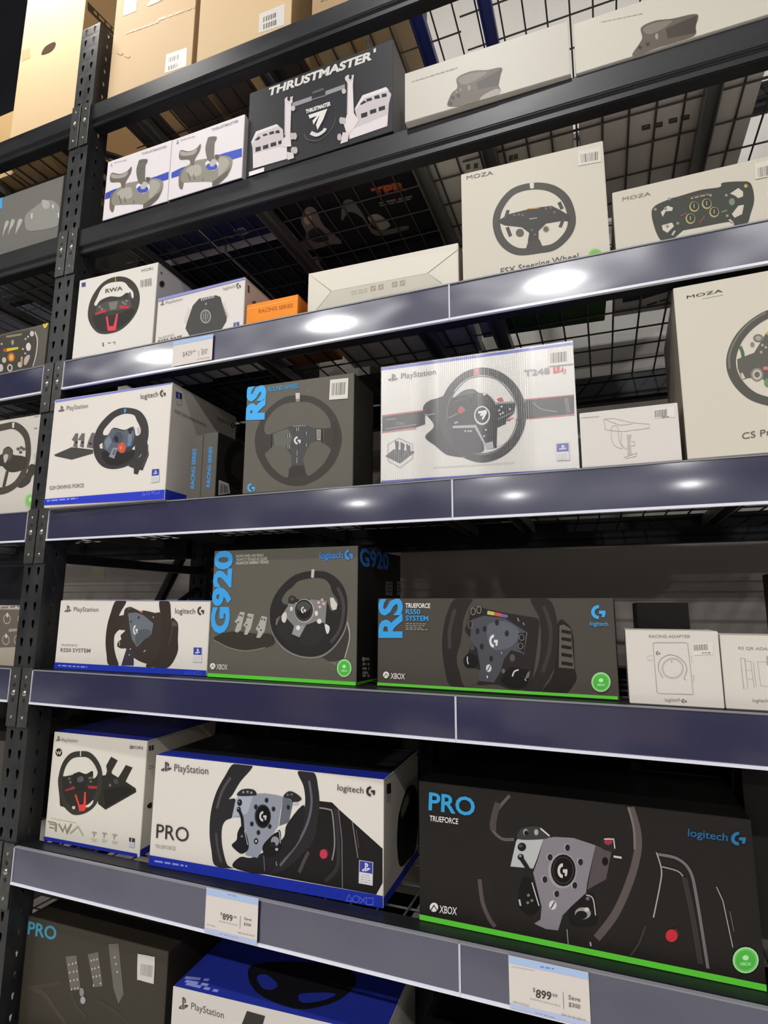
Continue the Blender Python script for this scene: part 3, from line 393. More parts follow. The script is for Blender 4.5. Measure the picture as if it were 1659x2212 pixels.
  ['wheel_picture','F',[['S',166,[2932,2585,3315,2548,3667,2329,3860,2012,3894,1581,3815,1198,3563,840,3260,619,2921,557,2538,601,2178,761,1894,1068,1757,1453,1807,1829,2013,2174,2366,2460,2685,2574]],['S',167,[2931,2626,3314,2594,3660,2375,3850,2042,3880,1626,3797,1241,3555,884,3258,669,2920,599,2536,645,2176,815,1892,1114,1767,1484,1806,1860,2012,2205,2365,2501,2684,2605]],['C',168,83,[3612,2224,3752,1923,3768,1595,3681,1239,3454,940]],['S',169,[2936,2455,3249,2426,3407,2287,3461,2134,3619,1893,3572,1713,3437,1697,3330,1917,3123,1947,2845,1953,2635,1923,2419,1985,2227,1830,2105,1892,2112,1985,2233,2141,2374,2234,2548,2388]],['S',169,[1994,1301,1969,1455,2075,1549,2125,1365]],['P',170,[3414,1983,3499,1989,3610,1833,3589,1713,3488,1697,3435,1802]],['S',171,[1991,1363,2147,1550,2440,1369,2415,1095,2563,886,2168,998,1978,1239]],['S',171,[2662,1070,2862,1375,3138,1379,3347,1203,3282,1083,3082,900,2669,859]],['P',172,[2245,1830,2422,1892,2637,1861,2915,1953,3124,1938,3337,1917,3302,1381,3068,1432,2793,1344,2760,1283,2628,1054,2414,1119,2460,1308,2257,1490,2145,1612,2282,1799]],['E',173,[2392,1938,118,0,-4,102]],['E',174,[2384,1960,64,0,-2,43]],['E',175,[2374,1722,43,0,-2,56]],['E',176,[2731,1678,272,2,-9,282]],['E',177,[2720,1684,248,2,-8,258]],['E',178,[2717,1769,182,1,-4,123]],['O',179,13,[2930,1679,2894,1554,2791,1475,2661,1474,2553,1550,2508,1676,2544,1803,2648,1881,2779,1882,2886,1804]],['P',180,[2711,1775,2685,1772,2662,1755,2647,1729,2642,1697,2648,1665,2664,1638,2688,1621,2714,1617,2714,1653,2699,1655,2687,1665,2678,1679,2675,1696,2677,1714,2685,1728,2698,1737,2712,1739]],['P',180,[2713,1712,2772,1712,2773,1677,2765,1639,2740,1639,2742,1675,2714,1675]],['S',181,[2117,1565,2216,1643,2256,1520,2207,1390,2123,1426]],['L',182,24,[1986,1487,1960,1331]],['E',183,[3210,1938,38,0,-1,33]],['E',183,[3253,1844,38,0,-1,33]],['E',183,[3149,1768,38,0,-1,33]],['E',183,[3115,1874,38,0,-1,33]],['E',184,[3210,1938,14,0,0,12]],['E',185,[3063,1619,45,0,-2,61]],['E',186,[3147,1433,62,1,-2,60]],['S',187,[3292,1366,3419,1309,3405,1181,3348,1156]],['P',188,[2495,1339,2759,1313,2628,1045,2407,1119]],['E',189,[2578,1271,53,1,-2,55]],['P',190,[2905,2670,2986,2668,2970,2461,2893,2474]]]],
  ['title_lettering','F',[['T',191,'G920',[587,1088,14,2125,-572,1],4]]],
  ['subtitle_lettering','F',[['T',192,'RACING WHEEL AND PEDALS',[706,3020,816,1,0,66],1],['T',192,'VOLANT ET PEDALIER DE COURSE',[704,2930,932,3,0,70],1],['T',192,'VOLANTE DE CARRERAS Y PEDALES',[705,2831,976,10,-1,79],1]]],
  ['brand_lettering','F',[['T',193,'logitech',[3115,2920,619,2,3,162],2],['P',194,[3902,3125,3857,3122,3819,3097,3792,3056,3783,3005,3793,2953,3819,2909,3858,2881,3902,2873,3902,2931,3878,2935,3857,2951,3843,2974,3838,3002,3843,3029,3857,3052,3878,3065,3902,3067]],['P',194,[3903,3024,4001,3022,4002,2966,3988,2905,3946,2907,3950,2965,3904,2966]]]],
  ['console_lettering','F',[['E',195,[148,276,86,3,-5,76]],['L',169,17,[86,221,130,285,154,314]],['L',169,17,[216,226,164,287,136,313]],['T',196,'XBOX',[270,205,330,-2,0,129],1]]],
  ['badge','F',[['E',56,[3819,379,185,8,-4,202]],['E',57,[3819,379,159,7,-3,173]],['O',58,6,[3964,385,3938,292,3866,232,3777,228,3703,282,3673,373,3700,467,3772,527,3861,530,3935,476]],['E',59,[3818,415,45,2,-1,40]],['T',60,'XBOX',[3742,295,156,3,-1,48],1]]],
  ['side_lettering','R',[['T',197,'G920',[127,2739,1953,9,-43,440],3]]],
  ['side_fine_print','R',[['L',198,59,[325,571,756,531]],['L',198,59,[328,454,538,433]],['L',198,61,[637,423,759,410]],['L',198,59,[331,352,595,323]],['L',198,62,[695,312,761,305]],['L',198,59,[333,258,669,220]],['L',198,59,[335,191,539,167]],['L',198,61,[638,155,765,140]],['E',199,[379,558,77,-6,-1,53]]]],
  ['side_pedal_picture','R',[['P',200,[1814,2442,2350,2451,2332,2076,1818,2089]],['E',201,[1946,2369,48,2,0,27]],['E',201,[2078,2374,49,2,0,27]],['E',201,[2213,2379,50,2,0,28]],['E',201,[1946,2278,48,2,0,27]],['E',201,[2079,2282,49,2,0,27]],['E',201,[2214,2286,50,2,0,28]],['E',201,[1947,2183,48,1,0,27]],['E',201,[2080,2187,49,1,0,27]],['E',201,[2215,2190,50,1,0,27]]]],
  ['side_pedal_picture','R',[['P',200,[2710,2480,3196,2486,3173,2093,2711,2108]],['E',201,[2829,2403,53,2,0,29]],['E',201,[2950,2408,54,2,0,29]],['E',201,[3072,2412,55,2,0,29]],['E',201,[2829,2306,53,2,0,29]],['E',201,[2950,2310,54,2,0,29]],['E',201,[3072,2314,55,2,0,29]],['E',201,[2830,2207,53,1,0,28]],['E',201,[2950,2210,54,1,0,29]],['E',201,[3072,2213,55,1,0,29]]]],
  ['color_stripe','F',[['P',158,[-27,104,4124,85,4119,-14,-37,15]]]],
  ['color_stripe','R',[['P',202,[6,81,1282,27,1283,-47,9,-15]]]],
 ],
 'tw': [
  ['color_stripe','F',[['P',203,[13,53,4277,27,4280,-10,13,-24]]]],
  ['top_band','F',[['P',204,[-3,2822,4327,2779,4332,2715,-2,2736]]]],
  ['center_band','F',[['P',205,[29,1593,1068,1609,1066,1295,858,1242,31,1220]],['P',206,[3293,1599,4295,1585,4284,1187,3278,1192]],['L',207,22,[20,1613,1039,1627]],['L',207,22,[22,1200,858,1213]],['L',207,19,[3280,1618,4296,1599]],['L',207,19,[2893,1185,4288,1165]],['L',208,22,[113,1501,375,1504]],['L',208,25,[114,1279,858,1311]],['C',209,22,[3461,1523,3637,1362,3941,1272]],['L',210,15,[406,1419,406,1349]],['L',210,15,[467,1412,467,1343]],['L',210,15,[513,1407,513,1338]],['L',210,15,[564,1402,564,1333]],['L',211,79,[4131,1555,4178,1218]]]],
  ['wheel_base_picture','F',[['S',212,[1024,1629,1129,1827,1424,1897,1658,1973,1945,2011,2172,1997,2310,1892,2391,1794,2197,577,1636,511,1295,773,1064,1000,1271,1245]],['P',213,[1686,1910,1945,1981,2200,1979,2226,1902,1714,1847]],['C',214,41,[1712,1728,1999,1812,2169,1851]],['L',215,30,[1068,1504,1303,1523]]]],
  ['wheel_picture','F',[['S',216,[1714,1847,1949,2174,2374,2266,2731,2131,2940,1843,3001,1634,2662,1617,2503,1839,2310,1892,2172,1997,1945,1981]],['S',216,[2687,1042,2890,1106,3055,1230,3067,947,2906,738,2676,653]],['O',217,167,[2391,2391,2748,2245,3025,1962,3187,1612,3223,1268,3151,938,2969,648,2697,449,2343,381,1987,510,1711,764,1530,1101,1471,1460,1540,1808,1732,2127,2023,2343]],['O',218,26,[2388,2264,2704,2149,2946,1871,3088,1595,3123,1279,3052,976,2892,712,2659,550,2346,493,2031,606,1782,815,1622,1121,1578,1448,1632,1767,1803,2014,2064,2233]],['S',219,[1591,1358,1933,1351,2209,1148,2389,588,2085,544,1809,697,1643,973]],['P',220,[2124,1739,2503,1839,2661,1588,3092,1566,3058,1343,2894,1219,2864,1109,2687,1042,2660,592,2418,642,2209,1119,1702,1142,1591,1358,1793,1454,2106,1565]],['P',221,[2503,1824,2570,1772,2728,1537,2661,1588]],['L',222,45,[2648,1604,3093,1580]],['L',223,25,[2706,1239,3059,1371]],['L',222,26,[1606,1386,1807,1458]],['P',224,[1703,1191,2223,1161,2425,721,2578,755,2596,598,2444,584,2194,1097,1702,1136]],['E',225,[2361,1362,176,-19,5,219]],['E',226,[2361,1368,146,-16,4,182]],['P',227,[2272,1459,2461,1481,2470,1402,2383,1256,2354,1277,2387,1383,2347,1341,2314,1373,2354,1415,2287,1411]],['P',228,[1822,1474,1847,1595,1910,1632,1999,1533,1907,1453]],['P',228,[2691,1700,2801,1733,2844,1630,2730,1632]],['L',229,22,[2907,1198,3049,1225]],['P',230,[2196,2469,2323,2463,2319,2303,2193,2305]],['E',231,[2795,1515,22,-2,1,23]],['E',231,[2738,1435,22,-2,1,23]],['E',231,[2818,1369,22,-2,1,23]],['E',231,[2763,1347,22,-2,1,23]],['E',231,[2968,1438,21,-2,1,23]],['E',231,[1761,1252,23,-2,0,23]],['E',231,[2441,1024,22,-2,1,23]],['E',231,[2396,886,22,-2,1,23]],['E',231,[1984,1041,22,-2,0,23]],['E',231,[2054,1034,22,-2,0,23]],['E',231,[2109,1028,22,-2,0,23]],['E',231,[1804,1262,23,-2,0,23]]]],
  ['pedal_picture','F',[['L',232,12,[177,904,437,1030,767,850,766,526,467,329,179,515,177,904]],['P',233,[117,625,315,772,820,674,467,432]],['P',234,[345,979,443,939,425,732,370,731]],['P',234,[482,936,581,867,545,618,482,653]],['P',234,[618,879,713,811,713,672,632,690]]]],
  ['console_lettering','F',[['P',235,[267,2618,302,2604,302,2432,267,2449]],['P',235,[302,2604,341,2586,361,2554,351,2519,322,2520,322,2570,302,2580]],['P',235,[254,2507,254,2482,207,2477,255,2467,255,2447,185,2462,172,2485]],['P',235,[314,2499,396,2492,421,2467,314,2443,314,2467,376,2475,314,2477]],['T',235,'PlayStation',[498,2462,836,-2,-3,131],0]]],
  ['title_lettering','F',[['T',236,'T248',[3299,2148,538,-15,-6,134],2],['P',237,[3901,2260,4035,2264,4035,2139,3901,2135]],['L',154,14,[3958,2258,3967,2171]],['P',237,[4040,2144,4107,2260,4115,2151]],['L',237,19,[4147,2197,4152,2126,4104,2090]],['L',238,14,[1261,265,1331,264]],['L',238,14,[1347,264,1398,263]],['L',238,14,[1414,263,1449,262]],['L',238,14,[1465,262,1514,261]],['L',238,14,[1530,261,1584,260]],['L',238,14,[1600,260,1673,259]],['L',238,14,[1689,259,1750,258]],['L',238,14,[1766,258,1801,257]],['L',238,14,[1817,257,1882,256]],['L',238,14,[1897,256,1930,255]],['L',238,14,[1946,255,1994,254]],['L',238,14,[2010,254,2052,253]],['L',238,14,[2068,253,2101,253]],['L',238,14,[2117,252,2174,252]],['L',238,14,[2190,251,2222,251]],['L',238,14,[2238,251,2283,250]],['L',238,14,[2298,250,2361,249]],['L',238,14,[2376,249,2433,248]],['L',238,14,[2448,248,2489,247]],['L',238,14,[2505,247,2545,246]],['L',238,14,[2560,246,2587,246]],['L',238,14,[2602,245,2630,245]],['L',238,14,[2645,245,2710,244]],['L',238,13,[2725,244,2781,243]],['L',238,13,[2796,242,2835,242]],['L',238,13,[2849,242,2880,241]],['L',238,13,[2895,241,2958,240]],['L',238,13,[2973,240,3022,239]]]],
  ['badge','F',[['P',112,[3892,578,4148,573,4143,205,3887,213]],['P',113,[3905,566,4135,562,4132,389,3902,394]],['P',114,[3902,387,4132,382,4130,213,3900,220]],['P',115,[4003,535,4024,527,4020,426,3998,435]],['P',115,[4024,527,4049,517,4061,499,4054,478,4035,478,4036,508,4024,513]],['P',115,[3992,469,3991,454,3961,450,3991,446,3990,434,3947,441,3939,454]],['P',115,[4029,466,4081,463,4096,449,4028,433,4029,446,4068,453,4029,453]],['L',116,11,[3925,357,3949,357]],['L',116,11,[3961,356,4009,355]],['L',116,11,[4021,355,4053,354]],['L',116,11,[4065,354,4097,353]],['L',116,11,[3924,321,3974,320]],['L',116,11,[3986,319,4042,318]],['L',116,11,[4054,318,4100,316]],['L',116,11,[3924,284,3951,284]],['L',116,11,[3963,283,4009,282]],['L',116,11,[4021,282,4057,281]],['L',116,11,[4069,281,4093,280]],['L',116,11,[3923,248,3958,247]],['L',116,11,[3970,247,4026,245]],['L',116,11,[4038,245,4081,244]],['L',116,11,[4093,243,4102,243]]]],
  ['barcode_sticker','F',[['P',239,[3816,2697,4348,2684,4329,2285,3804,2296]],['P',240,[3869,2585,3883,2585,3873,2357,3859,2357]],['P',240,[3901,2585,3908,2584,3899,2357,3891,2357]],['P',240,[3917,2584,3939,2584,3929,2356,3908,2357]],['P',240,[3957,2584,3972,2583,3962,2356,3947,2356]],['P',240,[3990,2583,4004,2583,3994,2356,3980,2356]],['P',240,[4022,2582,4044,2582,4034,2355,4012,2355]],['P',240,[4061,2582,4069,2582,4059,2355,4051,2355]],['P',240,[4078,2581,4099,2581,4089,2355,4067,2355]],['P',240,[4108,2581,4115,2581,4105,2354,4098,2354]],['P',240,[4133,2580,4148,2580,4137,2354,4123,2354]],['P',240,[4156,2580,4171,2580,4160,2354,4146,2354]],['P',240,[4188,2579,4196,2579,4185,2353,4178,2353]]]],
 ],
 'g29': [
  ['top_band','F',[['P',244,[21,3280,4268,3320,4282,3252,30,3208]]]],
  ['pedal_picture','F',[['P',245,[196,1582,852,1753,1669,1605,1682,1492,899,1372,251,1532]],['P',246,[945,2162,1051,2151,1071,1714,897,1767,937,1915,824,1975]],['P',246,[1185,2138,1300,2127,1314,1692,1162,1744,1187,1930,1065,1953]],['P',246,[1563,2119,1676,2108,1674,1641,1417,1694,1460,1885]],['L',247,61,[968,1893,1052,1867]],['L',247,60,[1208,1871,1291,1845]],['L',247,60,[1497,1807,1602,1778]]]],
  ['wheel_base_picture','F',[['P',248,[3574,1686,3674,1285,3501,856,3391,882,3339,755,3207,783,3193,933,2989,1020,3398,1273]],['L',233,32,[3610,1576,3632,1288,3471,947]]]],
  ['wheel_picture','F',[['S',235,[2707,2747,3185,2618,3471,2348,3597,2008,3578,1650,3394,1309,3029,1053,2598,971,2189,1028,1896,1216,1701,1528,1658,1904,1779,2267,2070,2556,2373,2710]],['S',249,[2726,2558,3043,2486,3170,2307,3314,2073,3317,1910,3176,1883,3063,2143,2751,2086,2346,2187,2175,2003,2000,2020,2020,2168,2227,2370,2417,2499]],['P',249,[1894,1733,1999,1779,2018,1603,1925,1619]],['P',249,[3089,1515,3165,1580,3181,1413,3118,1397]],['S',250,[2004,1483,2359,1543,2731,1402,3163,1472,3099,1226,2676,1073,2221,1153]],['P',251,[2175,2003,2338,2173,2709,2054,3077,2134,3143,1908,3064,1589,2630,1520,2375,1396,2035,1609,2053,1867]],['P',252,[2061,1792,2225,1961,2336,1766,2177,1560]],['P',252,[2895,1969,3047,1991,3031,1701,2924,1675]],['E',253,[2572,1872,216,-21,-24,231]],['E',254,[2464,1835,109,-10,-10,100]],['O',255,16,[2752,1855,2729,1741,2647,1677,2536,1687,2438,1769,2390,1890,2413,2005,2496,2069,2608,2058,2706,1976]],['E',256,[2714,1567,143,-13,-16,158]],['E',257,[2678,1570,54,-5,-5,52]],['E',258,[2957,1654,62,-6,-6,59]],['E',259,[2931,2057,53,-5,-4,44]],['E',259,[3009,2068,53,-5,-4,44]],['E',259,[2965,1981,53,-5,-4,44]],['P',260,[2399,1595,2571,1580,2478,1271,2277,1346]],['P',261,[2441,1536,2518,1529,2467,1370,2384,1395]],['P',262,[3191,2086,3274,2132,3319,1927,3231,1900]],['P',263,[2688,2712,2760,2703,2754,2589,2686,2596]],['L',264,34,[1922,1730,1964,1634]]]],
  ['console_lettering','F',[['P',265,[265,3086,301,3072,325,2883,289,2901]],['P',265,[301,3072,343,3053,367,3019,362,2981,333,2980,325,3036,304,3046]],['P',265,[268,2964,272,2936,226,2929,274,2920,277,2898,206,2912,190,2937]],['P',265,[328,2957,410,2952,438,2925,336,2896,333,2921,393,2932,331,2933]],['T',266,'PlayStation',[513,2913,819,-12,-18,139],0]]],
  ['brand_lettering','F',[['T',265,'logitech',[3243,2933,597,12,-14,150],0],['P',267,[3999,3108,3957,3109,3922,3093,3900,3063,3894,3023,3905,2981,3932,2943,3970,2917,4013,2906,4010,2953,3987,2959,3966,2973,3952,2993,3945,3016,3949,3037,3961,3054,3980,3062,4003,3062]],['P',267,[4006,3028,4099,3016,4102,2971,4092,2924,4053,2929,4053,2975,4010,2981]]]],
  ['title_lettering','F',[['T',268,'G29 DRIVING FORCE',[156,526,1305,0,-10,109],1]]],
  ['badge','F',[['P',112,[3817,867,4069,862,4092,499,3822,479]],['P',113,[3830,855,4057,851,4067,679,3833,673]],['P',114,[3833,665,4068,672,4078,505,3836,488]],['P',115,[3925,823,3947,816,3956,713,3934,722]],['P',115,[3947,816,3971,807,3985,789,3981,767,3963,766,3960,797,3948,802]],['P',115,[3924,756,3925,741,3898,737,3926,733,3927,721,3885,727,3876,741]],['P',115,[3960,754,4008,752,4024,738,3963,720,3961,734,3998,741,3961,741]],['L',116,13,[3857,635,3900,637]],['L',116,13,[3916,637,3968,639]],['L',116,13,[3984,640,4041,642]],['L',116,13,[3858,597,3908,599]],['L',116,13,[3924,600,3977,602]],['L',116,13,[3993,603,4043,605]],['L',116,13,[3859,558,3904,561]],['L',116,13,[3920,562,3950,563]],['L',116,13,[3966,564,4002,566]],['L',116,13,[4018,567,4045,569]],['L',116,13,[3859,520,3913,523]],['L',116,13,[3929,524,3964,527]],['L',116,13,[3980,528,4017,530]],['L',116,13,[4032,531,4047,532]]]],
  ['side_lettering','R',[['T',269,'G29 DRIVING FORCE',[159,2484,1413,-3,-14,90],0]]],
  ['side_brand_lettering','R',[['T',40,'logitech',[2100,2890,668,21,-11,126],0],['P',270,[2934,3072,2890,3053,2852,3020,2828,2978,2822,2934,2834,2895,2862,2868,2902,2858,2948,2865,2945,2913,2920,2909,2898,2914,2883,2929,2876,2950,2880,2974,2893,2996,2913,3014,2937,3024]],['P',270,[2941,2990,3040,3021,3044,2975,3033,2921,2991,2908,2991,2957,2945,2942]]]],
  ['side_badge','R',[['P',113,[152,3092,404,3122,409,2953,171,2904]],['P',271,[171,2897,410,2946,420,2782,187,2734]],['L',272,23,[280,3076,293,2948]],['P',273,[347,3101,405,3115,420,2957,362,2943]]]],
  ['color_stripe','F',[['P',241,[-17,256,4309,267,4314,-41,-22,78]],['L',242,11,[3553,152,3600,239,3663,145,3553,152]],['O',242,11,[3812,200,3804,174,3778,159,3744,161,3715,179,3703,206,3711,232,3737,247,3771,245,3799,227]],['L',242,11,[3851,261,3968,163]],['L',242,11,[3859,170,3961,254]],['L',242,11,[4004,269,4112,262,4120,172,4011,179,4004,269]],['L',243,43,[113,200,240,201]],['L',243,43,[294,201,542,202]],['L',243,42,[595,203,820,204]],['L',243,42,[872,204,963,205]],['L',243,42,[1015,205,1192,206]],['L',243,42,[1244,206,1277,206]]]],
  ['color_stripe','R',[['P',241,[0,0,3100,0,3100,280,0,280]]]],
 ],
 'rs1': [
  ['title_lettering','F',[['T',274,'RACING SERIES',[254,277,-10,1098,-125,16],2]]],
 ],
 'rs2': [
  ['title_lettering','F',[['T',274,'RACING SERIES',[295,275,12,1091,-114,15],2]]],
  ['side_wheel_picture','R',[['C',275,291,[1088,1760,647,1442,456,1040,598,653,1066,503]]]],
  ['barcode_sticker','R',[['P',276,[126,483,546,468,633,214,134,73]],['P',277,[174,409,181,408,174,122,166,120]],['P',277,[189,408,196,408,193,127,184,125]],['P',277,[213,407,220,406,221,135,213,132]],['P',277,[228,406,242,405,247,142,231,137]],['P',277,[250,405,257,404,265,147,257,145]],['P',277,[266,404,280,403,292,154,276,150]],['P',277,[288,403,295,402,310,159,302,157]],['P',277,[304,402,311,402,329,164,321,162]],['P',277,[328,401,335,400,358,172,349,170]],['P',277,[352,399,373,398,403,185,378,178]],['P',277,[381,398,402,397,438,194,413,188]],['P',277,[420,396,441,395,484,207,459,200]],['P',277,[458,394,479,393,531,220,505,213]],['P',277,[488,392,495,392,550,225,541,223]]]],
 ],
 'rwheel': [
  ['wheel_picture','F',[['S',278,[1490,2449,1908,2357,2289,2102,2556,1762,2704,1297,2658,896,2474,550,2181,290,1818,134,1578,110,1288,149,921,317,610,609,383,985,302,1311,329,1631,479,1961,726,2237,1090,2432]],['S',279,[1507,2266,1846,2206,2161,1991,2341,1764,2410,1550,2368,1503,1953,1538,1751,1627,1369,1655,826,1518,640,1511,565,1629,602,1840,802,2099,1120,2257]],['S',279,[861,1208,1160,1171,1373,903,1382,634,1307,557,1281,343,1099,408,815,656,618,965,706,1063]],['S',279,[1832,1132,1962,1202,2181,1162,2412,968,2383,839,2238,608,1984,405,1816,357,1739,565,1693,794]],['P',280,[1235,1605,1505,1642,1752,1617,1997,1530,2028,1196,1897,1167,1771,972,1692,804,1677,591,1383,613,1356,883,1208,1104,861,1219,826,1497,1053,1581]],['P',281,[826,1497,1235,1605,1380,1360,1298,1117,1208,1104,861,1219]],['P',282,[1347,1658,1550,1658,1751,1629,1752,1608,1370,1634]],['C',283,127,[2494,1645,2565,1310,2518,1010]],['P',284,[1382,634,1694,610,1772,360,1281,349]],['P',285,[1519,1367,1480,1367,1446,1349,1424,1316,1416,1275,1425,1232,1449,1195,1483,1169,1522,1160,1521,1207,1500,1213,1482,1226,1469,1247,1464,1270,1468,1292,1480,1309,1498,1319,1519,1320]],['P',285,[1521,1284,1606,1276,1608,1231,1596,1182,1560,1185,1562,1233,1522,1236]],['L',286,26,[1453,1601,1455,1512]],['L',287,15,[1473,1599,1476,1510]],['L',286,26,[1509,1603,1512,1515]],['L',287,15,[1529,1601,1532,1513]],['L',286,26,[1211,1460,1214,1372]],['L',287,15,[1231,1458,1235,1370]],['L',286,26,[1266,1455,1269,1366]],['L',287,15,[1286,1453,1289,1365]],['L',286,26,[1732,1469,1734,1381]],['L',287,15,[1752,1467,1754,1379]],['L',286,26,[1235,1164,1238,1076]],['L',287,15,[1256,1162,1259,1074]],['L',286,26,[1283,1160,1286,1072]],['L',287,15,[1303,1158,1306,1070]],['L',286,26,[1741,1171,1743,1084]],['L',287,15,[1761,1169,1763,1082]],['L',288,17,[1515,1015,1524,870]],['L',289,17,[1521,829,1519,685]],['L',290,20,[792,1500,795,1140]],['L',291,11,[822,1497,829,1158]],['L',290,19,[2173,1488,2217,1122]],['L',291,11,[2213,1484,2239,1116]],['P',292,[2031,1495,2152,1483,2150,1206,2054,1223]],['P',293,[2054,1472,2130,1465,2132,1238,2070,1250]],['P',294,[1424,2511,1545,2501,1550,2346,1436,2353]],['P',295,[1436,2353,1550,2346,1548,2267,1444,2275]]]],
  ['title_lettering','F',[['T',296,'RS',[562,1904,15,948,-578,39],5],['T',297,'ROUND WHEEL',[638,2639,875,-8,-6,128],2]]],
  ['brand_lettering','F',[['P',298,[264,257,217,255,177,234,150,198,142,152,154,105,182,65,224,37,271,28,269,81,244,86,222,100,206,122,200,148,204,172,219,192,240,203,266,204]],['P',298,[268,165,371,159,373,108,360,54,317,57,319,109,270,112]]]],
  ['barcode_sticker','F',[['P',299,[2373,2740,2861,2727,2852,2199,2356,2220]],['P',300,[2430,2642,2446,2641,2436,2321,2419,2321]],['P',300,[2467,2640,2491,2639,2480,2320,2456,2321]],['P',300,[2511,2639,2519,2638,2508,2319,2500,2320]],['P',300,[2539,2638,2564,2637,2553,2318,2528,2319]],['P',300,[2574,2637,2582,2636,2571,2318,2563,2318]],['P',300,[2602,2636,2618,2635,2607,2317,2591,2317]],['P',300,[2628,2635,2636,2634,2625,2317,2617,2317]],['P',300,[2646,2634,2670,2633,2659,2316,2635,2316]],['P',300,[2680,2633,2697,2632,2685,2315,2669,2316]],['P',300,[2707,2632,2723,2631,2711,2315,2695,2315]],['P',300,[2743,2630,2759,2630,2747,2314,2731,2314]],['P',300,[2769,2630,2785,2629,2773,2313,2757,2314]]]],
 ],
 'rsps': [
  ['wheel_base_picture','F',[['S',301,[3934,1415,4094,1392,4176,1265,4194,910,4206,557,3940,173,3466,168,3834,698]],['C',302,23,[3985,1365,3978,1058,3909,751]],['P',303,[3952,1390,4113,1341,4153,1239,3979,1249]]]],
  ['wheel_picture','F',[['S',304,[2024,1910,2383,1905,2240,1637,2185,1503,2338,1504,2286,1185,2161,1077,2073,943,2096,653,2178,420,2289,163,1949,177,1853,436,1779,804,1788,1204,1872,1554]],['S',305,[3510,1901,3832,1893,3911,1621,3944,1287,3928,904,3815,546,3619,237,3498,169,3208,184,3470,485,3595,897,3620,1360]],['S',306,[2335,1531,2370,1691,2533,1750,2688,1706,2912,1628,3009,1655,3374,1592,3606,1528,3644,694,3484,333,3234,248,2798,387,2544,613,2343,621,2202,682,2223,801,2318,869,2290,974,2428,1108,2221,1157]],['P',307,[2483,1572,2749,1600,3021,1523,3367,1305,3327,1020,3112,886,2869,673,2685,877,2593,1137,2536,1373]],['S',308,[2830,1089,3218,1147,3297,993,3018,832,2832,724]],['P',309,[2862,1627,3011,1628,2950,1575]],['P',310,[2776,1257,2744,1251,2718,1224,2703,1181,2700,1128,2712,1075,2734,1031,2765,1004,2798,997,2793,1057,2775,1060,2759,1075,2746,1099,2740,1128,2742,1156,2750,1179,2764,1194,2781,1197]],['P',310,[2786,1153,2857,1154,2862,1097,2857,1034,2827,1034,2825,1094,2791,1093]],['E',311,[2861,1461,30,0,-4,39]],['E',312,[2613,1348,27,0,-3,32]],['P',313,[2539,665,2781,568,2811,182,2389,167]],['E',314,[2636,460,20,1,-2,15]],['E',314,[2660,616,20,1,-2,16]],['E',314,[3140,578,19,1,-1,15]],['E',314,[3352,1474,19,0,-1,16]],['C',146,15,[2249,815,2278,763,2274,697]],['E',270,[2521,1705,67,0,-3,32]],['L',315,17,[3110,546,3176,604]]]],
  ['top_band','F',[['P',319,[-35,2016,5150,1973,5154,1902,-31,1931]]]],
  ['console_lettering','F',[['P',269,[264,1786,301,1776,325,1583,287,1597]],['P',269,[301,1776,344,1762,369,1730,363,1689,333,1685,326,1742,304,1750]],['P',269,[267,1660,270,1632,223,1619,272,1615,275,1593,202,1599,186,1623]],['P',269,[328,1660,413,1665,441,1641,336,1598,333,1624,395,1642,331,1636]],['T',320,'PlayStation',[535,1615,902,-5,-11,122],0]]],
  ['brand_lettering','F',[['T',321,'logitech',[4054,1581,642,-5,-8,139],0],['P',322,[4868,1767,4824,1762,4788,1738,4764,1700,4757,1654,4769,1608,4796,1570,4836,1546,4880,1540,4877,1592,4853,1595,4832,1608,4817,1629,4811,1654,4814,1679,4827,1699,4847,1712,4870,1714]],['P',322,[4873,1676,4969,1677,4973,1626,4961,1572,4921,1572,4922,1624,4877,1624]]]],
  ['title_lettering','F',[['T',323,'TRUEFORCE',[183,636,597,2,-4,57],0],['T',324,'RS50 SYSTEM',[186,473,1091,10,-6,103],1]]],
  ['badge','F',[['P',112,[4701,721,4973,721,4984,334,4713,337]],['P',113,[4715,709,4960,709,4965,527,4721,528]],['P',114,[4721,521,4966,519,4971,342,4726,344]],['P',115,[4817,684,4840,678,4848,556,4825,564]],['P',115,[4840,678,4866,670,4880,649,4875,624,4856,620,4854,657,4841,661]],['P',115,[4815,604,4816,586,4786,577,4817,576,4818,561,4773,564,4764,579]],['P',115,[4853,605,4905,609,4921,594,4855,565,4854,582,4893,594,4854,589]],['L',116,13,[4746,490,4793,490]],['L',116,13,[4809,489,4874,489]],['L',116,13,[4890,489,4937,489]],['L',116,13,[4748,452,4817,451]],['L',116,13,[4833,451,4897,450]],['L',116,13,[4913,450,4938,450]],['L',116,13,[4749,413,4799,413]],['L',116,13,[4815,413,4862,412]],['L',116,13,[4879,412,4908,412]],['L',116,13,[4924,412,4939,411]],['L',116,13,[4750,375,4783,375]],['L',116,13,[4800,374,4856,374]],['L',116,13,[4873,374,4916,373]]]],
  ['color_stripe','F',[['P',316,[-14,176,5152,145,5157,-20,-10,5]],['L',317,33,[162,92,255,92]],['L',317,33,[298,91,482,90]],['L',317,33,[525,90,650,89]],['L',317,33,[693,89,801,88]],['L',317,33,[843,88,939,87]],['L',317,33,[981,87,1136,86]],['L',317,32,[1177,86,1218,85]],['L',318,9,[4477,27,4517,103,4568,31,4477,27]],['O',318,9,[4702,68,4695,46,4673,32,4645,31,4621,43,4611,65,4618,87,4640,101,4668,102,4692,89]],['L',318,9,[4745,102,4840,32]],['L',318,9,[4750,28,4835,105]],['L',318,9,[4880,102,4970,106,4975,33,4885,29,4880,102]]]],
 ],
 'esx': [
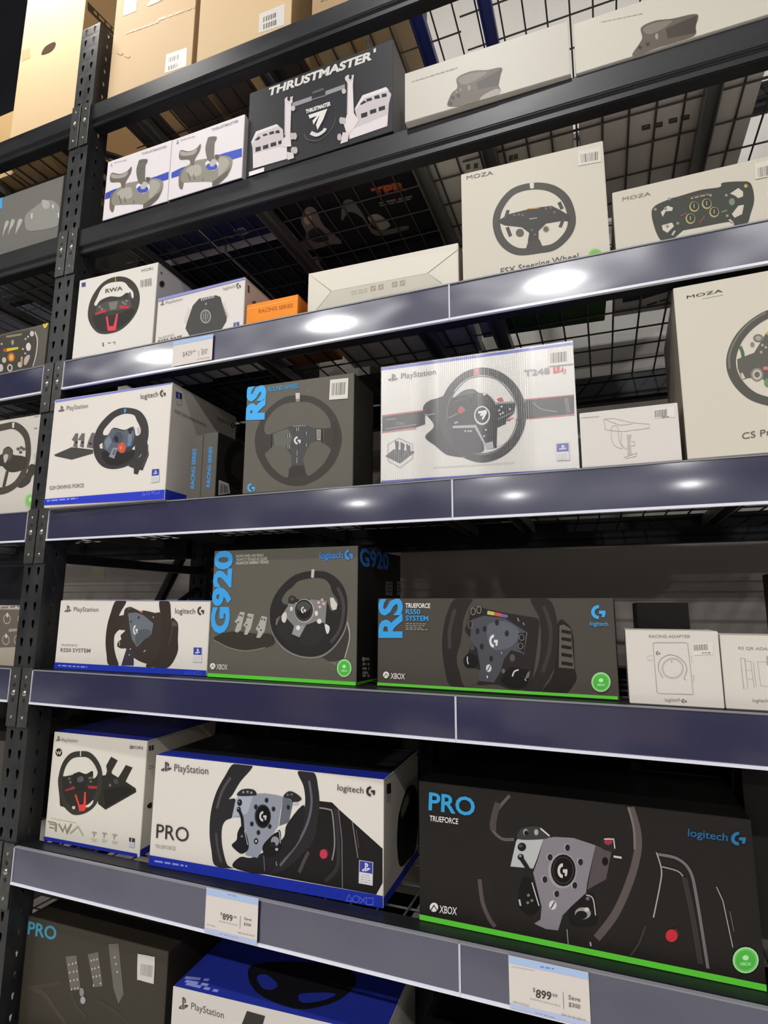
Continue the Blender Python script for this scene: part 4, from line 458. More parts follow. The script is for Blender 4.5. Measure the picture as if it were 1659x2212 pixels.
  ['wheel_picture','F',[['O',325,170,[1626,2031,2049,1865,2335,1521,2442,1034,2355,689,2068,434,1748,412,1260,470,937,773,801,1229,877,1642,1185,1990]],['P',326,[804,1324,1084,1449,1419,1464,1626,1471,2031,1433,2224,1270,2413,1087,2407,951,2252,1010,1893,1024,1725,877,1716,625,1481,677,1522,877,1363,1053,991,1185]],['P',327,[1494,674,1737,667,1809,435,1416,446]],['E',328,[1317,923,90,-20,3,102]],['E',329,[1887,887,68,-15,3,78]],['E',328,[1887,887,44,-10,2,50]],['L',330,22,[1502,1481,1756,1439]],['L',331,27,[1534,1220,1706,1207]],['L',332,77,[1074,1556,1004,1349]],['L',332,74,[2194,1482,2249,1301]],['L',332,76,[1040,1127,1108,885]],['L',332,73,[2275,1073,2186,864]],['E',333,[1208,1391,29,-7,1,33]],['E',333,[1312,1385,29,-7,1,33]],['E',333,[1394,1347,29,-7,1,33]],['E',333,[1908,1393,28,-7,1,32]],['E',333,[2009,1387,28,-7,1,32]],['E',333,[2084,1257,28,-7,1,32]],['E',333,[1585,932,28,-6,1,32]],['E',333,[1641,803,28,-6,1,32]],['P',334,[1575,2116,1670,2105,1665,1963,1583,1975]]]],
  ['title_lettering','F',[['T',335,'ESX Steering Wheel',[863,-13,1674,42,-4,140],0]]],
  ['brand_lettering','F',[['T',336,'MOZA',[134,2585,626,-21,-3,101],0]]],
  ['barcode_sticker','F',[['P',337,[2647,2651,3136,2626,3111,2249,2644,2274]],['P',338,[2701,2541,2709,2541,2717,2326,2710,2326]],['P',338,[2728,2540,2736,2539,2742,2325,2735,2325]],['P',338,[2755,2538,2763,2537,2767,2324,2760,2324]],['P',338,[2782,2536,2805,2535,2806,2322,2785,2323]],['P',338,[2815,2534,2822,2533,2822,2322,2815,2322]],['P',338,[2832,2533,2840,2532,2838,2321,2831,2321]],['P',338,[2859,2531,2866,2531,2863,2320,2856,2320]],['P',338,[2885,2529,2893,2529,2888,2319,2881,2319]],['P',338,[2903,2528,2910,2528,2904,2318,2896,2318]],['P',338,[2929,2526,2945,2525,2935,2317,2921,2317]],['P',338,[2964,2524,2972,2524,2960,2316,2953,2316]],['P',338,[2990,2522,2998,2522,2985,2315,2978,2315]],['P',338,[3008,2521,3031,2520,3015,2313,2994,2314]],['P',338,[3050,2519,3065,2518,3046,2312,3032,2313]]]],
  ['badge','F',[['E',339,[2880,15,149,-31,9,175]],['E',340,[2880,15,112,-23,7,131]]]],
  ['bottom_print','B',[['P',582,[615,2006,3201,1909,3276,3650,3248,5181,1938,4995,391,3776]]]],
 ],
 'fsr': [
  ['wheel_picture','F',[['S',341,[750,774,1076,901,1250,917,1662,951,1992,920,2048,1001,2353,942,2522,851,2553,491,2463,188,2384,5,2178,17,2122,114,1598,125,1188,61,1043,-50,873,-9,757,340]],['P',342,[900,647,1031,762,1130,692,1108,625,988,645,928,532]],['P',342,[897,347,1089,361,1117,269,988,153,907,238]],['P',342,[2157,726,2309,808,2381,705,2372,603,2290,585,2232,663]],['P',342,[2151,271,2276,423,2372,417,2324,225,2191,178]],['P',342,[1113,-26,1278,131,2089,114,2149,-16,1579,-120]],['E',343,[1511,610,86,-23,9,116]],['E',344,[1518,621,69,-19,7,96]],['L',345,15,[1515,669,1508,577]],['E',343,[1736,612,85,-23,9,116]],['E',344,[1743,623,68,-19,7,95]],['L',345,15,[1740,670,1733,579]],['E',343,[1424,359,86,-23,9,116]],['E',344,[1432,369,69,-18,7,95]],['L',345,15,[1428,417,1422,326]],['E',343,[1851,393,84,-22,9,115]],['E',344,[1858,403,68,-18,8,94]],['L',345,15,[1855,450,1848,360]],['L',346,27,[1252,468,1373,499]],['L',346,26,[1571,215,1682,354]],['L',347,30,[1979,358,2078,373]],['E',348,[2438,813,31,-9,4,41]],['E',349,[2173,534,51,-14,7,81]],['E',350,[801,738,28,-7,2,34]],['E',350,[1189,314,27,-7,2,33]],['E',350,[2068,252,25,-7,3,32]],['E',350,[1076,901,27,-8,2,34]],['E',350,[2089,703,26,-7,3,33]],['E',350,[998,300,27,-7,2,33]],['E',350,[992,708,27,-7,2,34]],['E',350,[1816,780,26,-7,3,33]],['L',351,23,[1398,833,1787,839]],['L',352,24,[1464,802,1511,802]],['L',352,24,[1534,803,1608,804]],['L',352,24,[1631,804,1727,805]],['L',352,23,[1750,805,1784,806]],['L',353,38,[1127,161,1069,70]],['L',353,37,[2093,163,2145,87]]]],
  ['brand_lettering','F',[['T',354,'MOZA',[186,1104,550,-12,5,79],0]]],
  ['barcode_sticker','F',[['P',355,[2621,1260,2953,1262,2920,900,2606,909]],['P',336,[2659,1144,2664,1144,2661,936,2656,936]],['P',336,[2677,1143,2682,1143,2678,936,2673,936]],['P',336,[2695,1143,2701,1143,2695,935,2690,935]],['P',336,[2707,1143,2718,1142,2711,935,2701,935]],['P',336,[2724,1142,2729,1142,2722,934,2717,934]],['P',336,[2736,1142,2746,1142,2738,934,2728,934]],['P',336,[2759,1141,2765,1141,2755,933,2750,933]],['P',336,[2777,1141,2783,1141,2772,933,2767,933]],['P',336,[2789,1141,2794,1141,2783,932,2778,932]],['P',336,[2807,1140,2823,1140,2809,931,2795,932]],['P',336,[2829,1140,2840,1140,2825,931,2815,931]],['P',336,[2853,1139,2863,1139,2847,930,2837,931]],['P',336,[2876,1139,2886,1139,2869,930,2859,930]],['P',336,[2899,1138,2910,1138,2890,929,2881,929]]]],
  ['bottom_print','B',[['P',583,[-73,3540,1274,2978,1425,4609,495,4805,127,4178]],['P',584,[173,1823,1337,2102,622,2312,186,2315]],['L',143,88,[755,2655,982,2580]],['L',143,87,[1035,2562,1201,2508]],['L',143,129,[2,4566,153,4585]]]],
 ],
 'cspro': [
  ['wheel_picture','F',[['O',356,162,[1808,2693,1545,2676,1269,2530,1037,2288,896,1980,870,1677,960,1381,1146,1122,1390,974,1639,894,1928,943,2200,1214,2330,1639,2293,2143,2083,2531]],['C',357,34,[1513,2719,1234,2561,999,2295,857,1987,834,1706]],['P',358,[973,1872,1256,1952,1475,2300,1946,2233,2085,1817,2261,1651,2019,1511,1818,1273,1685,1000,1506,1025,1457,1282,1323,1441,1120,1473,1024,1453,967,1684]],['P',342,[1006,1584,1035,1591,1073,1480,1024,1460]],['C',359,55,[1042,2120,1070,1997,1072,1902]],['E',360,[1265,1515,99,-16,12,133]],['E',361,[1265,1515,70,-11,9,96]],['E',362,[1265,1515,44,-7,5,59]],['E',357,[1347,2230,81,-15,7,79]],['E',363,[1347,2230,48,-9,4,46]],['E',364,[1413,1616,47,-8,3,36]],['E',365,[1243,2119,34,-6,4,51]],['E',366,[1415,1334,54,-8,8,86]],['E',367,[1502,2295,18,-4,3,37]],['E',368,[1399,2079,22,-4,2,28]],['E',368,[1450,2023,22,-4,2,28]],['E',368,[1368,1944,22,-4,2,28]]]],
  ['brand_lettering','F',[['T',369,'MOZA',[227,3282,620,6,0,61],0],['L',370,11,[500,3222,533,3223]],['L',370,11,[544,3223,579,3223]],['L',370,11,[590,3223,640,3224]],['L',370,11,[651,3224,692,3225]],['L',370,11,[703,3225,740,3225]],['L',370,11,[751,3226,785,3226]],['L',370,11,[796,3226,840,3227]]]],
  ['title_lettering','F',[['T',371,'CS Pro',[919,298,560,41,6,119],0]]],
 ],
 'rwa': [
  ['wheel_picture','F',[['S',372,[1453,2460,1910,2330,2268,2021,2441,1612,2399,1201,2162,871,1805,653,1370,608,969,697,653,986,479,1350,504,1780,694,2133,1009,2388]],['S',373,[678,1268,894,1374,1476,1177,2231,1277,2204,1003,1795,748,1360,703,959,793]],['S',374,[781,1874,946,2182,1246,2293,1755,2226,1997,2003,2180,1802,2183,1604,1959,1835,1693,1752,1294,1836,934,1774,780,1624,698,1697]],['P',375,[808,1628,1197,1701,1704,1646,2091,1607,2171,1335,1627,1315,1290,1351,804,1413]],['P',376,[1259,1642,1623,1623,1577,1371,1342,1389]],['P',377,[751,1375,1168,1444,1212,1351,787,1311]],['P',377,[1695,1458,2086,1374,2066,1302,1705,1367]],['L',378,69,[1240,1194,1356,737,1580,709,1639,1205]],['P',378,[1299,854,1612,825,1594,679,1349,700]],['E',379,[930,1558,40,-7,-4,34]],['E',379,[1025,1470,40,-7,-4,34]],['E',379,[1825,1539,39,-7,-3,34]],['E',379,[1959,1561,39,-7,-3,34]],['E',379,[1913,1475,39,-7,-3,34]],['L',380,27,[1443,2452,1472,2282]],['P',332,[1991,1791,2067,1847,2140,1659,2046,1616]]]],
  ['title_lettering','F',[['T',381,'RWA',[1099,1979,673,-23,-15,138],3]]],
  ['brand_lettering','F',[['P',382,[96,2519,256,2512,272,2371,113,2377]]]],
  ['maker_lettering','F',[['T',383,'HORI',[2431,2415,429,-7,-14,88],1]]],
  ['feature_icons','F',[['L',384,42,[1186,353,1211,228]],['L',385,26,[1375,305,1485,306]],['L',385,26,[1568,298,1656,298,1641,226]]]],
  ['barcode_sticker','F',[['P',383,[2418,2143,2436,2143,2467,1919,2450,1920]],['P',383,[2457,2143,2474,2143,2504,1916,2488,1917]],['P',383,[2495,2143,2513,2144,2542,1913,2525,1914]],['P',383,[2534,2144,2542,2144,2571,1911,2563,1911]],['P',383,[2563,2144,2572,2144,2600,1908,2592,1909]],['P',383,[2593,2144,2610,2144,2638,1905,2621,1907]],['P',383,[2621,2144,2647,2145,2673,1903,2648,1905]],['P',383,[2668,2145,2676,2145,2702,1900,2694,1901]],['P',383,[2697,2145,2714,2145,2740,1897,2723,1899]],['P',383,[2725,2145,2733,2145,2758,1896,2750,1897]],['P',383,[2744,2145,2752,2145,2777,1895,2769,1895]],['P',383,[2773,2145,2782,2145,2806,1892,2797,1893]],['P',383,[2792,2146,2809,2146,2833,1890,2816,1892]],['P',383,[2820,2146,2828,2146,2851,1889,2843,1889]]]],
  ['side_badge','R',[['E',386,[214,2034,113,65,-11,107]],['E',387,[214,2034,71,41,-7,71]],['L',388,68,[125,2359,188,2359]]]],
 ],
 'base': [
  ['wheel_base_picture','F',[['P',389,[1255,16,1083,275,1121,444,1288,933,1503,1111,2077,1088,2239,1001,2298,824,2488,398,2479,229,2320,-61]],['L',390,24,[1595,1021,1566,1142]],['L',390,24,[1655,1022,1626,1143]],['L',390,24,[1715,1023,1686,1143]],['L',390,24,[1774,1023,1746,1144]],['L',390,24,[1834,1024,1806,1145]],['L',390,24,[1893,1025,1865,1145]],['L',390,24,[1953,1026,1925,1146]],['L',390,24,[2012,1027,1984,1147]],['L',390,20,[1234,842,1113,888]],['L',390,19,[2288,826,2396,804]],['L',390,20,[1217,788,1096,834]],['L',390,19,[2312,765,2419,743]],['L',390,20,[1201,733,1080,779]],['L',390,19,[2335,704,2442,682]],['L',390,20,[1185,679,1064,725]],['L',390,19,[2358,643,2465,622]],['L',390,20,[1169,625,1047,670]],['L',390,19,[2381,582,2488,561]],['L',390,20,[1152,570,1031,616]],['L',390,19,[2404,522,2511,501]],['L',390,20,[1136,516,1015,561]],['L',390,19,[2427,462,2534,441]],['L',390,20,[1120,462,999,507]],['L',390,19,[2450,401,2556,381]],['E',391,[1770,508,190,-37,-15,217]],['E',392,[1770,508,145,-28,-12,168]],['L',393,24,[1760,649,1780,362]],['L',393,19,[1694,597,1705,442]],['L',393,19,[1834,578,1845,428]],['E',394,[1759,890,35,-7,-3,45]]]],
  ['console_lettering','F',[['P',396,[150,1332,172,1319,186,1156,164,1172]],['P',396,[172,1319,196,1303,210,1273,207,1239,190,1240,186,1288,174,1297]],['P',396,[152,1227,154,1203,127,1198,156,1189,157,1170,115,1184,106,1206]],['P',396,[188,1220,236,1213,252,1190,192,1167,190,1189,226,1197,189,1199]],['T',397,'PlayStation',[306,1177,603,3,-7,83],0]]],
  ['brand_lettering','F',[['T',397,'logitech',[2315,1186,395,2,-5,89],0],['P',398,[2826,1296,2795,1300,2768,1288,2751,1263,2746,1229,2754,1193,2773,1159,2801,1134,2833,1123,2831,1163,2814,1169,2799,1182,2788,1200,2784,1220,2787,1238,2796,1252,2811,1258,2828,1256]],['P',398,[2829,1227,2899,1212,2901,1173,2892,1134,2863,1140,2864,1180,2832,1187]]]],
  ['title_lettering','F',[['T',399,'TRUEFORCE',[117,113,576,17,-6,64],0],['T',400,'RS50 BASE',[128,-5,854,8,-8,91],2]]],
  ['badge','F',[['P',401,[2723,132,2906,131,2914,-14,2731,-14]],['L',402,23,[2809,103,2815,-4]]]],
  ['side_badge','R',[['P',403,[117,1253,198,1273,213,1068,132,1054]],['E',404,[447,911,95,51,-4,51]]]],
  ['color_stripe','F',[['P',395,[-30,1411,3019,1432,3032,1359,-22,1317]]]],
 ],
 'orange': [
  ['title_lettering','F',[['T',405,'RACING SERIES',[394,306,1045,-28,-5,110],1],['L',406,23,[-29,489,1819,488]]]],
 ],
 'flat': [
  ['flap_seams','F',[['P',407,[684,673,3275,658,3626,317,246,192]],['P',408,[-40,1378,4025,1128,3275,658,684,673]],['L',409,23,[-40,1369,684,673,246,201]],['L',409,20,[4025,1120,3275,658,3626,317]],['L',410,14,[684,673,3275,658]]]],
  ['handling_marks','F',[['P',411,[1775,599,1919,596,1920,450,1776,451]],['L',412,22,[1810,492,1885,551]],['P',411,[1986,596,2129,594,2130,448,1987,450]],['L',412,21,[2021,491,2096,549]],['P',411,[2354,597,2494,595,2494,450,2354,452]],['L',412,21,[2387,492,2461,550]],['P',411,[2560,595,2699,592,2699,448,2560,450]],['L',412,21,[2593,490,2666,548]],['L',413,33,[1238,545,1406,546]],['L',413,33,[1442,546,1552,546]],['L',413,32,[1588,546,1690,546]],['L',413,33,[1260,476,1398,476]],['L',413,33,[1434,476,1593,476]],['L',413,32,[1628,476,1691,476]]]],
 ],
 'clamp': [
  ['clamp_picture','F',[['L',414,9,[464,984,630,982,992,847,1296,783,1285,705,1111,695,809,685,576,730,481,760,464,984]],['L',414,9,[486,974,763,819,991,825]],['C',414,9,[592,777,654,824,717,775,723,518,778,339,641,405,588,557,592,777]],['L',414,9,[775,659,756,442,830,314,920,378,1005,369,1009,441,947,471]],['P',415,[870,612,960,603,926,473,941,196,862,196,872,479]],['L',414,9,[788,150,886,177,1038,222,1013,153,819,123]]]],
  ['barcode_sticker','F',[['P',146,[1391,1093,1765,1087,1750,874,1377,887]],['P',416,[1409,1052,1420,1052,1410,908,1399,908]],['P',416,[1424,1052,1431,1052,1421,908,1414,908]],['P',416,[1436,1052,1443,1052,1433,907,1426,908]],['P',416,[1448,1052,1451,1052,1441,907,1437,907]],['P',416,[1456,1052,1459,1052,1448,907,1445,907]],['P',416,[1464,1052,1474,1052,1463,906,1453,907]],['P',416,[1483,1052,1490,1052,1479,906,1472,906]],['P',416,[1495,1052,1506,1052,1494,905,1483,906]],['P',416,[1515,1052,1522,1052,1510,905,1503,905]],['P',416,[1531,1052,1541,1052,1529,904,1518,904]],['P',416,[1546,1052,1556,1052,1543,904,1533,904]],['P',416,[1561,1052,1568,1053,1555,903,1548,903]],['P',416,[1577,1053,1580,1053,1567,903,1563,903]],['P',416,[1585,1053,1595,1053,1582,902,1571,903]],['P',416,[1600,1053,1603,1053,1589,902,1586,902]],['P',416,[1608,1053,1619,1053,1604,902,1594,902]],['P',416,[1623,1053,1626,1053,1612,901,1608,901]],['L',416,14,[1528,893,1592,895]],['L',416,14,[1607,895,1654,897]]]],
  ['title_lettering','F',[['L',417,12,[28,1060,51,1060]],['L',417,12,[64,1060,108,1059]],['L',417,12,[121,1059,165,1058]],['L',417,12,[178,1058,208,1057]],['L',417,12,[220,1057,257,1056]],['L',417,12,[270,1056,298,1055]],['L',417,12,[311,1055,348,1054]],['L',417,12,[360,1054,379,1054]]]],
 ],
 'pedals': [
  ['title_lettering','F',[['T',418,'THRUSTMASTER',[623,2435,3246,-58,40,278],4],['L',418,67,[3951,2698,3952,2576]]]],
  ['pedal_picture','F',[['L',419,145,[1454,1857,2074,1845]],['L',419,140,[2497,1850,3087,1851]],['L',420,45,[2075,1804,2528,1777]],['L',421,84,[2099,2013,2448,2008]],['P',422,[133,1108,283,1409,964,1415,1181,1168,1251,585,1359,182,244,222,193,898]],['P',422,[3388,1039,3610,1377,4278,1380,4429,1103,4362,836,4323,197,3245,169,3226,441,3478,650]],['P',423,[284,1403,964,1415,1048,1332,337,1311,185,1060,140,1100]],['P',423,[3610,1371,4278,1380,4360,1261,3654,1271,3445,1033,3393,1043]],['P',424,[220,700,1327,622,1359,182,244,222]],['P',424,[3255,431,4322,530,4323,197,3245,169]],['P',425,[293,882,467,866,480,726,300,737]],['P',425,[538,855,719,852,731,723,550,735]],['P',425,[790,854,975,846,987,718,802,732]],['P',425,[1045,839,1153,834,1157,724,1056,726]],['P',425,[248,1134,391,1214,453,1145,364,1096]],['P',425,[505,1223,635,1227,693,1160,557,1158]],['P',425,[732,1226,876,1224,912,1133,752,1140]],['P',425,[941,1202,1053,1195,1089,1089,951,1120]],['P',425,[3575,823,3757,818,3758,685,3585,687]],['P',425,[3826,837,4006,832,4013,712,3836,716]],['P',425,[4075,837,4253,831,4259,712,4084,716]],['P',425,[3543,1132,3655,1196,3740,1126,3571,1092]],['P',425,[3725,1215,3865,1208,3893,1124,3740,1135]],['P',425,[3948,1222,4086,1215,4115,1102,3963,1128]],['P',425,[4155,1205,4292,1183,4306,1090,4170,1096]],['P',426,[1207,2137,1476,2134,1428,1898,1431,927,1477,527,1155,610,1164,799,1275,917]],['L',427,30,[1224,1940,1252,956]],['P',428,[3082,2122,3350,2111,3325,1785,3367,927,3507,640,3340,402,3171,342,3079,670,3166,938,3165,1907]],['L',427,28,[3173,1904,3175,935]],['E',429,[1337,2042,134,-49,-5,129]],['E',425,[1341,2104,51,-19,-3,84]],['E',429,[3215,2041,128,-49,-2,117]],['E',425,[3246,2075,44,-17,-1,80]],['E',430,[1490,1734,70,-25,-3,89]],['E',430,[3061,1702,64,-24,-2,86]],['E',431,[1484,848,69,-23,-4,113]],['E',431,[1578,816,69,-23,-4,112]],['E',431,[1615,359,68,-22,-4,111]],['E',431,[1538,384,68,-22,-4,111]],['E',431,[3004,815,64,-22,-2,109]],['E',431,[3077,775,64,-22,-2,108]],['E',431,[2956,325,64,-21,-2,108]],['P',432,[1351,399,1556,287,1577,128,1377,131]],['P',432,[3054,440,3241,362,3203,110,2989,107]]]],
  ['emblem','F',[['P',433,[1991,1337,2574,1330,2457,1036,2291,768,2235,945,2347,1227,2159,972,2125,1115,2258,1222,2037,1207]],['T',433,'THRUSTMASTER',[1909,1406,767,-16,-10,134],4],['C',434,107,[2081,754,2274,619,2466,663,2529,738]],['C',435,25,[1862,782,2021,546,2353,436,2703,619,2842,932]]]],
  ['barcode_sticker','F',[['P',436,[117,142,620,137,626,-5,124,2]]]],
  ['bottom_print','B',[['T',437,'TPR',[3119,2061,1017,45,29,-393],6],['L',438,78,[3163,2317,3313,2329]],['L',438,77,[3386,2334,3689,2357]],['L',438,76,[3761,2362,3891,2372]],['L',438,76,[3963,2377,4180,2394]],['L',438,60,[3139,2430,3351,2442]],['L',438,60,[3408,2445,3604,2457]],['L',438,59,[3660,2460,3880,2472]],['L',438,59,[3936,2475,4105,2485]],['S',439,[566,2172,1014,1704,1248,1856,1136,2593,1311,3581,921,3581,-79,3579,-227,3214,373,2856]],['S',440,[478,2755,920,2646,964,3301,452,3251]],['E',441,[819,2138,115,44,147,-265]],['S',442,[2160,1900,2464,1898,2514,2469,2601,3432,3585,3570,3471,3767,2502,3675,2432,2759,2174,2339,1764,2634]],['S',443,[2609,2763,2960,2769,3127,3360,2759,3493,2620,3165]]]],
 ],
 'hotas2': [
  ['color_stripe','F',[['P',444,[69,920,404,976,1966,990,2593,957,2602,678,1823,695,78,730]]]],
  ['joystick_picture','F',[['S',445,[381,833,549,876,566,437,514,221,381,398]],['S',446,[531,447,431,631,514,886,676,992,975,1055,1312,1012,1807,949,2136,831,2291,617,2171,235,1865,27,1618,-36,1615,154,686,414]],['P',447,[1618,-36,1615,154,2162,387,2280,530,2126,189,1834,6]],['S',448,[621,823,817,918,1123,855,1179,532,843,571]],['S',449,[1844,877,2108,764,2153,539,1850,271,1797,588]],['L',371,31,[695,738,803,429]],['L',371,30,[907,613,972,410]],['L',371,30,[1256,387,1280,273]],['S',450,[344,1298,355,1595,675,1461,945,1469,1099,1576,1088,1361,936,1129,884,929,778,992,696,1173]],['S',451,[375,1557,677,1429,981,1442,890,1299,582,1334,368,1433]],['S',452,[1327,793,1417,918,1753,783,1797,588,1574,535]],['E',453,[1564,674,206,-63,-8,124]],['S',362,[1336,1623,1397,1712,1665,1639,1657,1518,1613,1440,1616,1131,1620,825,1417,918,1290,1328]],['S',454,[1478,746,1581,913,1736,789,1614,659]],['S',455,[1656,1027,1805,980,1749,846,1687,895]],['E',456,[1453,1616,27,-9,-2,25]],['E',456,[1535,1620,27,-9,-2,25]],['E',456,[1603,1592,27,-9,-2,25]],['E',456,[1428,1253,27,-9,-2,25]],['E',456,[1484,1389,27,-9,-2,25]]]],
  ['brand_lettering','F',[['T',457,'THRUSTMASTER',[1468,1885,964,-11,-5,83],2]]],
  ['console_lettering','F',[['P',458,[201,2010,216,1998,227,1852,213,1867]],['P',458,[216,1998,232,1982,242,1955,240,1926,229,1926,225,1969,217,1978]],['P',458,[204,1916,206,1895,188,1891,207,1882,208,1865,181,1879,174,1899]],['P',458,[227,1909,259,1901,270,1880,231,1861,230,1881,253,1887,229,1890]],['L',459,31,[327,1953,401,1948]],['L',459,30,[434,1946,569,1936]],['L',459,30,[602,1934,696,1927]],['L',459,30,[728,1925,872,1915]]]],
  ['bottom_print','B',[['P',464,[1030,1827,1414,1823,1444,2135,1032,2212]],['L',465,36,[1030,1864,1385,1849,1409,2106,1089,2171]],['L',466,46,[549,1990,635,2011]],['L',466,46,[674,2021,800,2053]],['L',466,46,[548,2067,666,2101]],['L',466,46,[705,2112,804,2141]]]],
 ],
 'hotas1': [
  ['color_stripe','F',[['P',460,[28,968,343,1011,2069,986,2530,1009,2538,748,2020,740,29,748]]]],
  ['joystick_picture','F',[['S',445,[248,838,433,885,463,422,413,194,260,379]],['S',446,[425,432,309,626,394,896,570,1009,899,1079,1272,1037,1820,975,2186,853,2363,629,2241,225,1909,2,1638,-66,1630,134,597,399]],['P',447,[1638,-66,1630,134,2227,385,2354,538,2193,175,1876,-20]],['S',448,[514,830,728,932,1068,869,1139,528,766,566]],['S',449,[1863,899,2157,782,2213,546,1886,260,1819,594]],['L',371,33,[598,741,726,416]],['L',371,33,[836,611,913,397]],['L',371,32,[1227,376,1257,256]],['S',450,[195,1330,199,1643,556,1505,855,1516,1022,1630,1015,1403,854,1157,801,944,683,1010,588,1200]],['S',451,[222,1603,559,1471,895,1487,799,1336,457,1369,218,1472]],['S',452,[1294,805,1391,938,1765,800,1819,594,1574,535]],['E',453,[1560,682,229,-64,-12,131]],['S',362,[1283,1682,1347,1777,1646,1702,1639,1575,1593,1492,1605,1166,1617,842,1391,938,1239,1370]],['S',454,[1463,758,1572,934,1746,805,1616,667]],['S',455,[1651,1056,1817,1008,1759,865,1689,917]],['E',456,[1412,1676,30,-9,-3,27]],['E',456,[1502,1681,30,-9,-3,27]],['E',456,[1578,1652,30,-9,-2,27]],['E',456,[1393,1292,30,-9,-3,27]],['E',456,[1453,1436,30,-9,-3,27]]]],
  ['brand_lettering','F',[['T',461,'THRUSTMASTER',[1399,1928,988,-35,-7,74],2]]],
  ['console_lettering','F',[['P',462,[153,2010,166,2000,178,1885,165,1897]],['P',462,[166,2000,181,1987,190,1966,189,1943,179,1943,175,1977,167,1984]],['P',462,[157,1936,158,1919,143,1917,160,1909,161,1896,136,1907,130,1923]],['P',462,[178,1930,206,1924,216,1906,182,1892,180,1908,201,1912,179,1915]],['L',463,28,[276,1989,389,1979]],['L',463,28,[421,1977,518,1968]],['L',463,28,[549,1966,604,1961]],['L',463,28,[635,1958,782,1946]]]],
  ['bottom_print','B',[['P',467,[860,1890,1216,1896,1213,2147,825,2174]]]],
 ],
 'grey1': [
  ['controller_picture','F',[['S',468,[1090,164,1206,441,1347,550,1352,834,1713,896,2091,790,2436,727,2375,470,2344,295,2391,94,2283,9,1910,12,1530,-15,1201,64]],['P',469,[1814,531,2435,697,2343,265,1864,326]],['S',470,[1379,793,1712,833,2089,728,1761,594,1487,596]],['S',471,[1967,117,2288,191,2390,82,2283,9,1910,0]],['E',472,[1638,449,33,-11,2,75]],['E',473,[1232,305,50,-17,1,57]],['E',473,[1371,321,49,-17,1,56]],['E',473,[1174,167,50,-17,1,56]],['E',472,[1329,430,28,-10,1,31]],['E',472,[1429,458,27,-10,1,31]]]],
  ['title_lettering','F',[['L',474,32,[190,1130,246,1130]],['L',474,32,[277,1130,366,1129]],['L',474,32,[397,1129,502,1128]],['L',474,31,[533,1128,631,1127]],['L',474,31,[662,1127,781,1126]],['L',474,31,[812,1125,904,1124]],['L',474,31,[934,1124,1034,1123]],['L',474,31,[1065,1123,1139,1122]],['L',474,31,[1169,1122,1288,1121]],['L',474,31,[1318,1121,1357,1121]]]],
  ['handling_marks','B',[['P',333,[1164,1869,1283,1866,1244,2062,1126,2051]],['P',333,[1373,1905,1492,1903,1455,2099,1338,2087]],['P',333,[2318,1949,2432,1947,2407,2140,2294,2128]],['P',333,[2447,1945,2561,1943,2538,2135,2425,2124]]]],
 ],
 'grey2': [
  ['controller_picture','F',[['S',468,[1179,57,1328,258,1404,401,1399,665,1672,724,2018,634,2485,548,2441,256,2404,46,2061,18,1625,23,1266,-6]],['P',469,[1873,437,2483,521,2416,97,1898,169]],['S',470,[1441,618,1668,668,2014,579,1741,435,1519,440]],['E',475,[1688,313,30,-12,5,78]],['E',473,[1344,165,39,-16,3,51]],['E',473,[1502,187,39,-16,3,50]]]],
  ['title_lettering','F',[['L',476,27,[593,1153,710,1134]],['L',476,27,[736,1130,806,1119]],['L',476,27,[831,1115,895,1104]],['L',476,27,[921,1100,1025,1083]],['L',476,27,[1050,1079,1122,1067]],['L',476,26,[1147,1063,1225,1051]],['L',476,26,[1249,1047,1337,1032]],['L',476,26,[1362,1028,1444,1015]]]],
  ['handling_marks','B',[['P',325,[1482,2069,1680,2080,1691,2249,1491,2238]],['L',477,23,[1523,2160,1647,2131]],['P',325,[1766,2100,1962,2112,1976,2280,1778,2269]],['L',477,23,[1808,2192,1930,2162]],['P',325,[2095,2082,2288,2094,2305,2260,2111,2249]],['L',477,23,[2139,2173,2258,2144]],['P',325,[2365,2093,2556,2104,2576,2270,2384,2259]],['L',477,23,[2410,2183,2528,2154]]]],
 ],
 'rwap': [
  ['pedal_picture','F',[['P',478,[1731,1818,2187,1919,2451,1830,2686,1759,2996,1640,3029,1551,2054,1008,1783,1129]],['P',479,[2102,2352,2334,2276,2156,1973,2189,1900,1952,1820,2000,1978,1955,2108]],['P',479,[2618,2186,2849,2141,2699,1873,2638,1735,2376,1823,2465,1945]],['P',480,[2228,1771,2351,1820,2425,1714,2316,1666]],['P',481,[1923,1494,2670,1664,2952,1580,2047,1073]],['E',376,[2140,1633,36,4,-4,38]]]],
